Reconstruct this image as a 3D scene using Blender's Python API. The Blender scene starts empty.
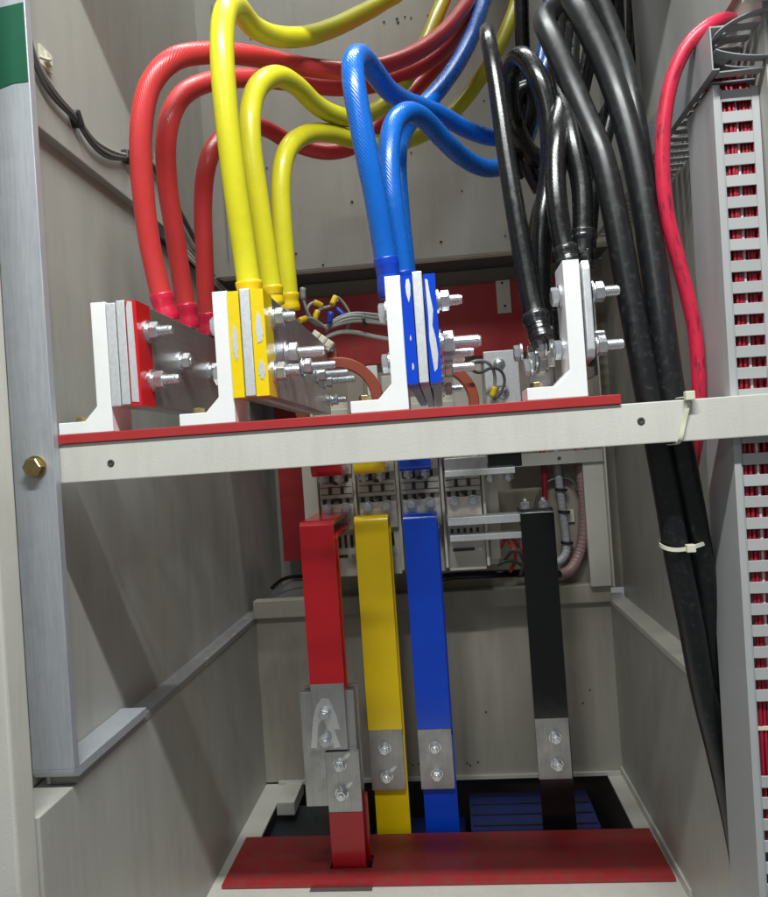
import bpy, bmesh, math, random
from mathutils import Vector, Matrix
random.seed(7)
PI = math.pi
scene = bpy.context.scene
COL = scene.collection

# ------------------------------------------------------------------ camera, light, exposure
cam = bpy.data.cameras.new('camera')
cam.sensor_fit = 'HORIZONTAL'; cam.sensor_width = 36.0; cam.lens = 36.0 * 710.0 / 768.0
cam.clip_start = 0.02; cam.clip_end = 50.0
camo = bpy.data.objects.new('camera', cam); COL.objects.link(camo)
yaw, pitch, roll = math.radians(4.86), math.radians(0.485), math.radians(-3.92)
fwd = Vector((-math.sin(yaw) * math.cos(pitch), math.cos(yaw) * math.cos(pitch), math.sin(pitch)))
rgt = Vector((math.cos(yaw), math.sin(yaw), 0)); upv = rgt.cross(fwd)
r2 = math.cos(roll) * rgt + math.sin(roll) * upv
u2 = -math.sin(roll) * rgt + math.cos(roll) * upv
mw = Matrix((r2, u2, -fwd)).transposed().to_4x4(); mw.translation = (0, -0.8, 0)
camo.matrix_world = mw
scene.camera = camo

world = bpy.data.worlds.new('World'); scene.world = world; world.use_nodes = True
bg = world.node_tree.nodes['Background']
bg.inputs[0].default_value = (0.93, 0.97, 1.0, 1); bg.inputs[1].default_value = 0.15

def tube_or_fill_lamp(x, y, z, length, watt, width=0.09):
    l = bpy.data.lights.new('tube_or_fill_light', 'AREA'); l.shape = 'RECTANGLE'
    l.size = length; l.size_y = width; l.energy = watt; l.color = (0.955, 1.0, 0.985)
    o = bpy.data.objects.new('tube_or_fill_light', l); COL.objects.link(o)
    o.location = (x, y, z)
    return o
# a tube hanging just in front of the cabinet, another hall tube behind it, and an added fill lamp
tube_or_fill_lamp(0.05, -0.80, 1.33, 0.9, 40, 0.05)
tube_or_fill_lamp(0.05, 0.30, 2.50, 1.2, 28)      # fill lamp added to brighten the upper interior through the open top
far = tube_or_fill_lamp(-1.60, -4.00, 1.90, 1.2, 12)
far.rotation_euler = (Vector((0.1, 0.3, 0.3)) - far.location).to_track_quat('-Z', 'Y').to_euler()

scene.view_settings.view_transform = 'Standard'
scene.view_settings.look = 'None'
scene.view_settings.exposure = 0.25
scene.view_settings.gamma = 1.0
scene.view_settings.use_curve_mapping = False

# ------------------------------------------------------------------ materials
MATS = {}
def newmat(name):
    m = bpy.data.materials.new(name); m.use_nodes = True
    nt = m.node_tree; b = nt.nodes['Principled BSDF']
    MATS[name] = m
    return m, nt, b
def node(nt, t, **k):
    n = nt.nodes.new(t)
    for a, v in k.items():
        if a == 'ins':
            for i, x in v.items(): n.inputs[i].default_value = x
        else: setattr(n, a, v)
    return n
def coords(nt, kind='Object', scale=(1, 1, 1)):
    tc = node(nt, 'ShaderNodeTexCoord'); mp = node(nt, 'ShaderNodeMapping')
    mp.inputs['Scale'].default_value = scale
    nt.links.new(tc.outputs[kind], mp.inputs[0])
    return mp.outputs[0]
def noise(nt, vec, scale, detail=4, rough=0.55):
    n = node(nt, 'ShaderNodeTexNoise', ins={'Scale': scale, 'Detail': detail, 'Roughness': rough})
    nt.links.new(vec, n.inputs['Vector']); return n.outputs['Fac']
def ramp(nt, fac, stops):
    r = node(nt, 'ShaderNodeValToRGB'); e = r.color_ramp.elements
    while len(e) < len(stops): e.new(0.5)
    for i, (p, c) in enumerate(stops):
        e[i].position = p; e[i].color = (*c, 1) if len(c) == 3 else c
    nt.links.new(fac, r.inputs[0]); return r.outputs[0]
def mapr(nt, fac, a, b, c, d):
    r = node(nt, 'ShaderNodeMapRange', ins={1: a, 2: b, 3: c, 4: d}); nt.links.new(fac, r.inputs[0]); return r.outputs[0]
def bump(nt, b, h, strength, dist=0.001):
    n = node(nt, 'ShaderNodeBump', ins={'Strength': strength, 'Distance': dist})
    nt.links.new(h, n.inputs['Height']); nt.links.new(n.outputs[0], b.inputs['Normal']); return n
def mixc(nt, fac, a, b):
    m = node(nt, 'ShaderNodeMix', data_type='RGBA')
    nt.links.new(fac, m.inputs[0])
    for i, v in ((6, a), (7, b)):
        if hasattr(v, 'links'): nt.links.new(v, m.inputs[i])
        else: m.inputs[i].default_value = (*v, 1)
    return m.outputs[2]
def tone(c, k): return tuple(min(1, x * k) for x in c)

def painted(name, c, rough=0.45, grain=900, gs=0.12, dirt=0.12, dirtcol=(0.16, 0.15, 0.13), mscale=7):
    m, nt, b = newmat(name); v = coords(nt)
    big = noise(nt, v, mscale, 5, 0.6)
    base = ramp(nt, big, [(0.3, tone(c, 0.93)), (0.7, tone(c, 1.04))])
    d = noise(nt, v, mscale * 5.3, 8, 0.7)
    dm = mapr(nt, d, 0.60, 0.80, 0.0, dirt)
    nt.links.new(mixc(nt, dm, base, dirtcol), b.inputs['Base Color'])
    nt.links.new(mapr(nt, d, 0.3, 0.8, rough - 0.06, rough + 0.12), b.inputs['Roughness'])
    bump(nt, b, noise(nt, v, grain, 2), gs, 0.0006)
    return m
def wear(name, amount=0.25, col=(0.21, 0.21, 0.20)):
    m = MATS[name]; nt = m.node_tree; b = nt.nodes['Principled BSDF']
    src = b.inputs['Base Color'].links[0].from_socket
    a = noise(nt, coords(nt, 'Object', (3, 3, 0.35)), 9, 7, 0.72)
    c = noise(nt, coords(nt, 'Object', (1.2, 0.5, 14)), 26, 5, 0.8)
    x = mixc(nt, mapr(nt, a, 0.47, 0.70, 0.0, amount), src, col)
    x = mixc(nt, mapr(nt, c, 0.70, 0.74, 0.0, amount * 0.8), x, (0.72, 0.71, 0.68))
    nt.links.new(x, b.inputs['Base Color'])
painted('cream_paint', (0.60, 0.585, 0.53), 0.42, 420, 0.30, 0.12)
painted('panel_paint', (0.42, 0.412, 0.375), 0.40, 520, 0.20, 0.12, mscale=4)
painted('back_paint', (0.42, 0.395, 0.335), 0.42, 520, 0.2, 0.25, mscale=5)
painted('scuffed_ledge', (0.25, 0.25, 0.252), 0.34, 300, 0.15, 0.95, (0.62, 0.62, 0.62), 5)
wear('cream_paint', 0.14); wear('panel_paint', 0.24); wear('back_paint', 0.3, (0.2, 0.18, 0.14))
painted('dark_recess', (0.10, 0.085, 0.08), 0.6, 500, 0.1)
painted('white_paint', (0.84, 0.84, 0.83), 0.38, 500, 0.10, 0.25, (0.4, 0.4, 0.4), 14)
painted('red_board', (0.42, 0.028, 0.030), 0.38, 300, 0.10, 0.22, (0.25, 0.12, 0.10), 9)
painted('floor_red', (0.36, 0.022, 0.026), 0.42, 300, 0.14, 0.45, (0.24, 0.12, 0.10), 8)
wear('floor_red', 0.75, (0.20, 0.075, 0.06)); wear('red_board', 0.2, (0.22, 0.05, 0.05))
painted('red_paint', (0.60, 0.012, 0.018), 0.20, 120, 0.30, 0.08, (0.3, 0.02, 0.02))
painted('yellow_paint', (0.86, 0.62, 0.004), 0.22, 120, 0.30, 0.08, (0.5, 0.33, 0.02))
painted('blue_paint', (0.004, 0.055, 0.56), 0.20, 120, 0.30, 0.08, (0.01, 0.03, 0.25))
painted('bar_red', (0.52, 0.012, 0.020), 0.18, 45, 0.22, 0.10, (0.25, 0.01, 0.02), 10)
painted('bar_yellow', (0.84, 0.58, 0.004), 0.18, 45, 0.22, 0.10, (0.45, 0.3, 0.02), 10)
painted('bar_blue', (0.004, 0.062, 0.60), 0.18, 45, 0.22, 0.10, (0.01, 0.03, 0.2), 10)
painted('bar_black', (0.006, 0.006, 0.0065), 0.14, 45, 0.22, 0.10, (0.02, 0.02, 0.02), 10)
painted('green_paint', (0.0, 0.085, 0.040), 0.6, 300, 0.06, 0.12, (0.1, 0.25, 0.16), 16)
painted('switch_grey', (0.58, 0.56, 0.49), 0.5, 500, 0.1, 0.2, (0.2, 0.19, 0.17), 14)
painted('switch_dark', (0.045, 0.042, 0.038), 0.5, 500, 0.1)
painted('duct_grey', (0.40, 0.405, 0.405), 0.42, 700, 0.05, 0.12, mscale=8)
painted('tray_grey', (0.33, 0.34, 0.35), 0.30, 700, 0.05, 0.2, mscale=10)
painted('nylon', (0.68, 0.66, 0.52), 0.40, 700, 0.03, 0.05)
painted('black_plastic', (0.016, 0.016, 0.017), 0.42, 500, 0.06, 0.15, (0.06, 0.06, 0.06))
painted('box_black', (0.020, 0.021, 0.024), 0.5, 500, 0.06, 0.2, (0.06, 0.06, 0.06))
painted('unit_blue', (0.003, 0.014, 0.13), 0.4, 500, 0.06, 0.2, (0.02, 0.03, 0.06))
painted('resin', (0.40, 0.085, 0.045), 0.40, 300, 0.10, 0.2, (0.3, 0.14, 0.09), 14)
painted('ferrule_yellow', (0.80, 0.55, 0.02), 0.35)
painted('ferrule_blue', (0.02, 0.06, 0.45), 0.35)
painted('tan_wall', (0.34, 0.30, 0.25), 0.5, 500, 0.15)
painted('conduit_pink', (0.33, 0.20, 0.20), 0.35, 300, 0.1, 0.3)
painted('conduit_grey', (0.36, 0.37, 0.40), 0.4, 300, 0.1, 0.2)

def metal(name, c, rough, stretch, scratch=0.35, metallic=1.0, spots=0.0, bs=0.10):
    m, nt, b = newmat(name)
    v = coords(nt, 'Object', stretch); v2 = coords(nt)
    br = noise(nt, v, 60, 6, 0.7); bl = noise(nt, v2, 22, 6, 0.65)
    col = ramp(nt, br, [(0.25, tone(c, 0.78)), (0.75, tone(c, 1.08))])
    dm = mapr(nt, bl, 0.48, 0.75, 0.0, spots)
    nt.links.new(mixc(nt, dm, col, tone(c, 0.42)), b.inputs['Base Color'])
    b.inputs['Metallic'].default_value = metallic
    nt.links.new(mapr(nt, bl, 0.25, 0.8, rough - scratch * 0.25, rough + scratch * 0.35), b.inputs['Roughness'])
    bump(nt, b, br, bs, 0.0005)
    return m
metal('alu_upright', (0.56, 0.585, 0.63), 0.46, (6, 6, 0.25), 0.35, 0.5, 0.30)
metal('alu_bar', (0.62, 0.62, 0.63), 0.36, (1, 0.15, 6), 0.35, 0.9, 0.3)
metal('alu_cut', (0.80, 0.81, 0.83), 0.48, (5, 1, 3), 0.3, 0.7, 0.25)
metal('alu_joint', (0.47, 0.465, 0.46), 0.40, (7, 1, 0.3), 0.4, 0.85, 0.45)
metal('alu_ground_or_glint', (0.78, 0.78, 0.78), 0.34, (1, 1, 9), 0.3, 0.85, 0.15, 0.35)
metal('zinc', (0.74, 0.76, 0.79), 0.27, (1, 1, 1), 0.25, 0.8, 0.25)
metal('zinc_yellow', (0.52, 0.42, 0.22), 0.34, (1, 1, 1), 0.3, 1.0, 0.5)
metal('tin', (0.86, 0.80, 0.70), 0.32, (2, 2, 2), 0.3, 0.4, 0.25)
metal('lug_tin', (0.74, 0.70, 0.66), 0.25, (2, 2, 2), 0.3, 1.0, 0.3)

def jacket(name, c, rough, strands=26, twist=170.0, strength=0.35, wear=0.12, wearcol=None, coat=0.3, dirt=None, fine=0.0):
    m, nt, b = newmat(name)
    uv = node(nt, 'ShaderNodeTexCoord').outputs['UV']
    sx = node(nt, 'ShaderNodeSeparateXYZ'); nt.links.new(uv, sx.inputs[0])
    a = node(nt, 'ShaderNodeMath', operation='MULTIPLY', ins={1: float(strands)}); nt.links.new(sx.outputs[1], a.inputs[0])
    l = node(nt, 'ShaderNodeMath', operation='MULTIPLY', ins={1: float(twist)}); nt.links.new(sx.outputs[0], l.inputs[0])
    s = node(nt, 'ShaderNodeMath', operation='ADD'); nt.links.new(a.outputs[0], s.inputs[0]); nt.links.new(l.outputs[0], s.inputs[1])
    k = node(nt, 'ShaderNodeMath', operation='MULTIPLY', ins={1: 2 * PI}); nt.links.new(s.outputs[0], k.inputs[0])
    w = node(nt, 'ShaderNodeMath', operation='SINE'); nt.links.new(k.outputs[0], w.inputs[0])
    v = coords(nt)
    n1 = noise(nt, v, 18, 6, 0.65); n2 = noise(nt, v, 130, 4, 0.6)
    amp = node(nt, 'ShaderNodeMath', operation='MULTIPLY'); nt.links.new(w.outputs[0], amp.inputs[0])
    nt.links.new(mapr(nt, n1, 0.3, 0.7, 0.5, 1.0), amp.inputs[1])
    h = node(nt, 'ShaderNodeMath', operation='ADD'); nt.links.new(amp.outputs[0], h.inputs[0])
    nt.links.new(mapr(nt, n2, 0, 1, 0, 0.3), h.inputs[1])
    base = ramp(nt, n1, [(0.25, tone(c, 0.88)), (0.75, tone(c, 1.06))])
    col = mixc(nt, mapr(nt, n2, 0.55, 0.78, 0.0, wear), base, wearcol or tone(c, 1.6))
    if dirt:
        n3 = noise(nt, coords(nt, 'UV', (10, 3, 1)), 3.2, 6, 0.75)
        col = mixc(nt, mapr(nt, n3, 0.53, 0.60, 0.0, 0.8), col, dirt)
    nt.links.new(col, b.inputs['Base Color'])
    nt.links.new(mapr(nt, n2, 0.3, 0.8, rough, rough + 0.16), b.inputs['Roughness'])
    b.inputs['Specular IOR Level'].default_value = 0.4; b.inputs['Coat Weight'].default_value = coat; b.inputs['Coat Roughness'].default_value = 0.2
    bump(nt, b, h.outputs[0], strength, 0.0006)
    return m
jacket('cable_red', (0.62, 0.045, 0.046), 0.30, strength=0.22, coat=0.1)
jacket('cable_yellow', (0.72, 0.655, 0.016), 0.34, strength=0.11)
jacket('cable_blue', (0.004, 0.13, 0.56), 0.22, strength=0.26)
jacket('cable_black', (0.006, 0.006, 0.0065), 0.20, strength=0.04, wear=0.12, wearcol=(0.03, 0.03, 0.03), coat=0.2)
jacket('cable_rubber', (0.009, 0.0095, 0.0105), 0.33, strands=0, twist=0, strength=0.06, wear=0.5, wearcol=(0.065, 0.064, 0.062), coat=0.1)
jacket('cable_pink', (0.62, 0.020, 0.060), 0.36, strength=0.06, coat=0.2, dirt=(0.16, 0.015, 0.03))
jacket('sleeve_red', (0.60, 0.012, 0.05), 0.30, strength=0.02, coat=0.4)
jacket('sleeve_yellow', (0.80, 0.55, 0.004), 0.30, strength=0.02, coat=0.4)
jacket('sleeve_blue', (0.004, 0.05, 0.46), 0.24, strength=0.02, coat=0.4)
jacket('tape_black', (0.012, 0.012, 0.013), 0.22, strands=0, twist=70, strength=0.4, coat=0.5)
jacket('wire_grey', (0.33, 0.33, 0.31), 0.4, strength=0.0)
jacket('wire_dark', (0.10, 0.10, 0.10), 0.4, strength=0.0)
jacket('wire_red', (0.33, 0.007, 0.026), 0.4, strength=0.0)
jacket('wire_orange', (0.62, 0.06, 0.02), 0.4, strength=0.0)
jacket('wire_white', (0.62, 0.60, 0.58), 0.4, strength=0.0)

# ------------------------------------------------------------------ mesh helpers
def box(bm, x0, x1, y0, y1, z0, z1, bev=0.0):
    x0, x1 = sorted((x0, x1)); y0, y1 = sorted((y0, y1)); z0, z1 = sorted((z0, z1))
    r = bmesh.ops.create_cube(bm, size=1.0)
    vs = r['verts']
    bmesh.ops.scale(bm, vec=(x1 - x0, y1 - y0, z1 - z0), verts=vs)
    bmesh.ops.translate(bm, vec=((x0 + x1) / 2, (y0 + y1) / 2, (z0 + z1) / 2), verts=vs)
    if bev > 0:
        es = list({e for v in vs for e in v.link_edges})
        bmesh.ops.bevel(bm, geom=es, offset=bev, segments=2, affect='EDGES', profile=0.6)
    return bm
def bx(*a, **k): return box(bmesh.new(), *a, **k)
def prism(bm, pts, axis, a, b, bev=0.0):
    """polygon in the two other axes (in x,y,z order) extruded along axis from a to b"""
    def mk(p, t):
        if axis == 'x': return (t, p[0], p[1])
        if axis == 'y': return (p[0], t, p[1])
        return (p[0], p[1], t)
    A = [bm.verts.new(mk(p, a)) for p in pts]; B = [bm.verts.new(mk(p, b)) for p in pts]
    n = len(pts); fs = [bm.faces.new(A), bm.faces.new(B[::-1])]
    for i in range(n): fs.append(bm.faces.new((A[i], B[i], B[(i + 1) % n], A[(i + 1) % n])))
    bmesh.ops.recalc_face_normals(bm, faces=fs)
    if bev > 0:
        es = list({e for v in A + B for e in v.link_edges})
        bmesh.ops.bevel(bm, geom=es, offset=bev, segments=2, affect='EDGES', profile=0.6)
    return bm
def lathe(bm, prof, segs=20, M=None):
    """prof: (r, h) list along local z"""
    rings = []
    for r, h in prof:
        if r < 1e-6: rings.append([bm.verts.new((0, 0, h))])
        else: rings.append([bm.verts.new((r * math.cos(2 * PI * i / segs), r * math.sin(2 * PI * i / segs), h)) for i in range(segs)])
    fs = []
    for A, B in zip(rings, rings[1:]):
        for i in range(segs):
            j = (i + 1) % segs
            if len(A) == 1 and len(B) == 1: continue
            if len(A) == 1: fs.append(bm.faces.new((A[0], B[i], B[j])))
            elif len(B) == 1: fs.append(bm.faces.new((A[i], B[0], A[j])))
            else: fs.append(bm.faces.new((A[i], B[i], B[j], A[j])))
    bmesh.ops.recalc_face_normals(bm, faces=fs)
    if M is not None: bmesh.ops.transform(bm, matrix=M, verts=[v for r in rings for v in r])
    return bm
def catmull(pts, step):
    P = [Vector(p) for p in pts]
    if len(P) == 2:
        n = max(2, int((P[1] - P[0]).length / step)); return [P[0].lerp(P[1], i / n) for i in range(n + 1)]
    Q = [P[0] * 2 - P[1]] + P + [P[-1] * 2 - P[-2]]
    out = []
    for i in range(1, len(Q) - 2):
        p0, p1, p2, p3 = Q[i - 1:i + 3]
        t0 = 0.0; t1 = t0 + max(1e-5, (p1 - p0).length) ** 0.5; t2 = t1 + max(1e-5, (p2 - p1).length) ** 0.5; t3 = t2 + max(1e-5, (p3 - p2).length) ** 0.5
        n = max(2, int((p2 - p1).length / step))
        for k in range(n):
            t = t1 + (t2 - t1) * k / n
            a1 = p0 * ((t1 - t) / (t1 - t0)) + p1 * ((t - t0) / (t1 - t0))
            a2 = p1 * ((t2 - t) / (t2 - t1)) + p2 * ((t - t1) / (t2 - t1))
            a3 = p2 * ((t3 - t) / (t3 - t2)) + p3 * ((t - t2) / (t3 - t2))
            b1 = a1 * ((t2 - t) / (t2 - t0)) + a2 * ((t - t0) / (t2 - t0))
            b2 = a2 * ((t3 - t) / (t3 - t1)) + a3 * ((t - t1) / (t3 - t1))
            out.append(b1 * ((t2 - t) / (t2 - t1)) + b2 * ((t - t1) / (t2 - t1)))
    out.append(P[-1])
    # smooth
    for _ in range(3):
        out = [out[0]] + [(out[i - 1] + out[i] * 2 + out[i + 1]) / 4 for i in range(1, len(out) - 1)] + [out[-1]]
    return out
def tube(bm, pts, rad, segs=16, step=0.008, wob=0.0):
    path = catmull(pts, step)
    uvl = bm.loops.layers.uv.verify()
    T = []
    for i in range(len(path)):
        a = path[max(0, i - 1)]; b = path[min(len(path) - 1, i + 1)]; T.append((b - a).normalized())
    n = T[0].orthogonal().normalized(); rings = []; L = 0; Ls = []
    ph = random.random() * 9
    for i, p in enumerate(path):
        if i: L += (p - path[i - 1]).length
        Ls.append(L)
        n = (n - T[i] * n.dot(T[i])).normalized(); b = T[i].cross(n)
        r = rad(i / (len(path) - 1)) if callable(rad) else rad
        r *= 1 + wob * math.sin(L * 60 + ph) * math.sin(L * 23 + ph * 2)
        rings.append([bm.verts.new(p + n * (r * math.cos(2 * PI * k / segs)) + b * (r * math.sin(2 * PI * k / segs))) for k in range(segs)])
    for i in range(len(rings) - 1):
        for k in range(segs):
            j = (k + 1) % segs
            f = bm.faces.new((rings[i][k], rings[i][j], rings[i + 1][j], rings[i + 1][k])); f.smooth = True
            us = ((Ls[i], k / segs), (Ls[i], (k + 1) / segs), (Ls[i + 1], (k + 1) / segs), (Ls[i + 1], k / segs))
            for lp, u in zip(f.loops, us): lp[uvl].uv = u
    bm.faces.new(rings[0][::-1]); bm.faces.new(rings[-1])
    return bm

def mesh_from(bm, name, smooth_angle=None):
    me = bpy.data.meshes.new(name); bm.to_mesh(me); bm.free()
    return me
def obj(name, bm, mat, parent=None, pivot=None, smooth=False):
    vs = [v.co for v in bm.verts]
    lo = Vector([min(v[i] for v in vs) for i in range(3)]); hi = Vector([max(v[i] for v in vs) for i in range(3)])
    c = Vector(pivot) if pivot else Vector(((lo.x + hi.x) / 2, (lo.y + hi.y) / 2, lo.z))
    bmesh.ops.translate(bm, vec=-c, verts=bm.verts[:])
    if smooth:
        for f in bm.faces: f.smooth = True
    me = mesh_from(bm, name); me.materials.append(MATS[mat])
    o = bpy.data.objects.new(name, me); COL.objects.link(o)
    put(o, c, parent)
    return o
def wloc(o):
    v = Vector(o.location)
    while o.parent: o = o.parent; v += o.location
    return v
def put(o, world_loc, parent):
    if parent is not None:
        o.parent = parent; o.location = Vector(world_loc) - wloc(parent)
    else: o.location = world_loc
def tag(o, label, cat, group=None):
    o['label'] = label; o['category'] = cat
    if group: o['group'] = group
    return o
def thing(name, label, cat, loc, group=None):
    o = bpy.data.objects.new(name, None); COL.objects.link(o); o.location = loc; o.empty_display_size = 0.02
    return tag(o, label, cat, group)
def struct(name, bm, mat, parent=None):
    o = obj(name, bm, mat, parent)
    if parent is None: o['kind'] = 'structure'
    return o
CACHE = {}
def inst(name, key, builder, mat, parent, loc, M3=None, smooth=False):
    """a part that shares its mesh with its look-alikes"""
    if key not in CACHE:
        bm = builder()
        if smooth:
            for f in bm.faces: f.smooth = True
        me = mesh_from(bm, name); me.materials.append(MATS[mat]); CACHE[key] = me
    o = bpy.data.objects.new(name, CACHE[key]); COL.objects.link(o)
    put(o, loc, parent)
    if M3 is not None: o.rotation_euler = M3
    return o
AX = {'+x': (0, PI / 2, 0), '-x': (0, -PI / 2, 0), '-y': (PI / 2, 0, 0), '+y': (-PI / 2, 0, 0), '+z': (0, 0, 0), '-z': (PI, 0, 0)}

def hexprof(af, h, z0, ch=0.12):
    bm = bmesh.new(); R = af / math.sqrt(3)
    lv = [(R * 0.90, z0), (R, z0 + h * ch), (R, z0 + h * (1 - ch)), (R * 0.88, z0 + h), (0, z0 + h)]
    lathe(bm, [(0, z0)] + lv, 6); return bm
def thread(d, z0, z1, pitch=0.0022):
    prof = [(0, z0)]; z = z0
    while z < z1 - pitch * 1.2:
        prof += [(d / 2, z), (d / 2, z + pitch * 0.35), (d / 2 * 0.86, z + pitch * 0.65)]; z += pitch
    prof += [(d / 2 * 0.86, z), (d / 2 * 0.78, z1), (0, z1)]
    bm = bmesh.new(); lathe(bm, prof, 14); return bm
def bolt(parent, loc, axis, d=0.012, shaft=0.03, head=False, mat='zinc', spin=0.3, wash=1.0):
    """a hex nut with washers on a threaded end, or a hex head, standing on a face at loc"""
    rot = AX[axis]
    key = ('bolt', d, round(shaft, 3), head, mat)
    t = 0.0025
    if head:
        o = inst('bolt', key, lambda: hexprof(d * 1.55, d * 0.66, t * wash), mat, parent, loc, rot)
        inst('washer', ('washer', d, mat), lambda: lathe(bmesh.new(), [(0, 0), (d * 1.05, 0), (d * 1.05, t), (0, t)], 20), mat, o, wloc(o), None)
        return o
    o = inst('bolt', key, lambda: thread(d, 0, shaft), mat, parent, loc, rot)
    n = bpy.data.objects.new('nut', None); bpy.data.objects.remove(n)
    nk = ('nut', d, mat)
    nut = inst('nut', nk, lambda: hexprof(d * 1.6, d * 0.82, t * 1.8), mat, o, wloc(o), (0, 0, spin))
    inst('washer', ('washer2', d, mat), lambda: lathe(lathe(bmesh.new(), [(0, 0), (d * 1.10, 0), (d * 1.10, t * 0.9), (0, t * 0.9)], 20),
         [(0, t), (d * 0.84, t), (d * 0.84, t * 1.75), (0, t * 1.75)], 18), mat, o, wloc(o), None)
    return o
def hole(parent, loc, axis, r=0.0022):
    inst('screw_hole', ('hole', r), lambda: lathe(bmesh.new(), [(0, 0), (r, 0), (r, 0.0008), (r * .7, 0.0012), (0, 0.0004)], 10), 'switch_dark', parent, loc, AX[axis])

# ------------------------------------------------------------------ the setting: cabinet panels
XL, XR = -0.458, 0.340            # frame faces; the panels between the frames lie 30 mm further out
XLP, XRP = -0.488, 0.375
ZT, ZF, ZU = 1.06, -0.735, 0.436
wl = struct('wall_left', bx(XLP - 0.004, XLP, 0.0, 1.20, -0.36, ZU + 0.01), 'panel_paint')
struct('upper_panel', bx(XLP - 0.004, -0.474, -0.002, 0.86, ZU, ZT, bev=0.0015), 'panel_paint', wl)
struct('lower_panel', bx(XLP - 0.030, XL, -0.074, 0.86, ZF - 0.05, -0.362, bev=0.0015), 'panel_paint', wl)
struct('ledge', bx(XLP - 0.004, XL + 0.002, 0.002, 1.20, -0.3615, -0.350, bev=0.0015), 'scuffed_ledge', wl)
rs = random.Random(5)
for yc_, ln, wd in ((0.50, 0.10, 0.016), (0.62, 0.13, 0.020), (0.74, 0.06, 0.010), (0.36, 0.04, 0.008)):
    n_ = 14; up_ = []; dn_ = []
    for i_ in range(n_):
        u_ = i_ / (n_ - 1); e_ = math.sin(PI * u_) ** 0.5
        up_.append((-0.472 + e_ * wd * rs.uniform(0.3, 0.9), yc_ - ln / 2 + ln * u_)); dn_.append((-0.473 - e_ * wd * rs.uniform(0.1, 0.6), yc_ - ln / 2 + ln * u_))
    bm = bmesh.new(); prism(bm, up_ + dn_[::-1], 'z', -0.3499, -0.3496); struct('scuff', bm, 'alu_ground_or_glint', wl)
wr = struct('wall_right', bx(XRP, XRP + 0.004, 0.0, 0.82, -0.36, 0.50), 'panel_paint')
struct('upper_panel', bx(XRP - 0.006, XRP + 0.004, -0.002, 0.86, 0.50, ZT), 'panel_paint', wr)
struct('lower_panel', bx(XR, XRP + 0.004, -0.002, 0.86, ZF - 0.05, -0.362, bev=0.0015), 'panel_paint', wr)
struct('ledge', bx(XR - 0.002, XRP + 0.004, 0.002, 0.86, -0.3615, -0.350, bev=0.0015), 'cream_paint', wr)
struct('floor_flange', bx(XR - 0.004, XR, 0.36, 0.80, ZF, ZF + 0.016), 'cream_paint', wr)

# upper back panel with its bottom flange
wb = struct('wall_back', bx(-0.474, XRP, 0.700, 0.704, 0.407, 1.22), 'cream_paint')
struct('bottom_flange', bx(XL + 0.002, XRP - 0.001, 0.702, 0.722, 0.403, 0.4068), 'cream_paint', wb)
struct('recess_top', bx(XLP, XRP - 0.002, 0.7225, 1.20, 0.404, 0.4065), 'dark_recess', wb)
struct('mounting_panel', bx(-0.300, XRP, 0.820, 0.824, -0.330, 0.4035), 'tan_wall', wb)
struct('recess_back', bx(XLP, XRP, 1.200, 1.204, -0.36, 0.45), 'panel_paint', wb)
struct('recess_shelf', bx(XL + 0.0025, -0.301, 0.8185, 1.199, -0.345, -0.341), 'panel_paint', wb)
for p in [(-0.0375, 0.7000, 0.9194), (-0.0203, 0.7000, 0.9216), (-0.0359, 0.7000, 0.9118), (-0.0654, 0.7000, 0.9164), (-0.0078, 0.7000, 0.9180), (0.0282, 0.7000, 0.9179), (-0.3542, 0.7000, 0.9164), (-0.0274, 0.7000, 0.6326), (-0.1598, 0.7000, 0.5414), (-0.2879, 0.7000, 0.4419), (-0.3383, 0.7000, 0.6326), (-0.2312, 0.7000, 0.4131), (0.0738, 0.7000, 0.5416), (0.1325, 0.7000, 0.7255), (0.1564, 0.7000, 0.4387), (0.0226, 0.7000, 0.4386)]:
    hole(wb, (p[0], 0.7, p[2]), '-y', random.choice((0.0020, 0.0028, 0.0024)))
# seam of the cover on the panel's left
struct('cover_seam', bx(*(lambda a, b: (a[0], a[0] + 0.0012, 0.698, 0.6995, b[2], 1.0))((-0.4358, 0.7000, 0.6601), (-0.4420, 0.7000, 0.4388))), 'panel_paint', wb)

# lower back panel, its top flange
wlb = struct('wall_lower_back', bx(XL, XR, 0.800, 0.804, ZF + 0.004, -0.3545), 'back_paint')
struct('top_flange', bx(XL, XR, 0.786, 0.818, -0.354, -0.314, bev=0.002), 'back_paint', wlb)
for p in [(0.0516, 0.8000, -0.5889), (0.2651, 0.8000, -0.5771), (0.0016, 0.8000, -0.7010), (0.0262, 0.8000, -0.6996), (0.2822, 0.8000, -0.5491), (0.0079, 0.8000, -0.7057), (-0.1196, 0.8000, -0.7018), (-0.1059, 0.8000, -0.6999), (-0.1377, 0.8000, -0.7034)]:
    hole(wlb, (p[0], 0.8, p[2]), '-y', 0.0022)
struct('bottom_lip', bx(XL + 0.03, XR - 0.005, 0.792, 0.7995, ZF + 0.0005, ZF + 0.008), 'cream_paint', wlb)

# floor: a frame of sheet metal round the cable opening
fl = struct('floor', bx(XL, XR, -0.02, 0.450, ZF - 0.004, ZF), 'cream_paint')
struct('side_sheet', bx(XL, -0.412, 0.4505, 0.80, ZF - 0.004, ZF), 'cream_paint', fl)
struct('side_sheet', bx(0.306, XR, 0.4505, 0.80, ZF - 0.004, ZF), 'cream_paint', fl)
struct('raised_lip', bx(-0.4115, -0.372, 0.700, 0.798, ZF - 0.022, ZF + 0.006, bev=0.002), 'cream_paint', fl)
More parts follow.
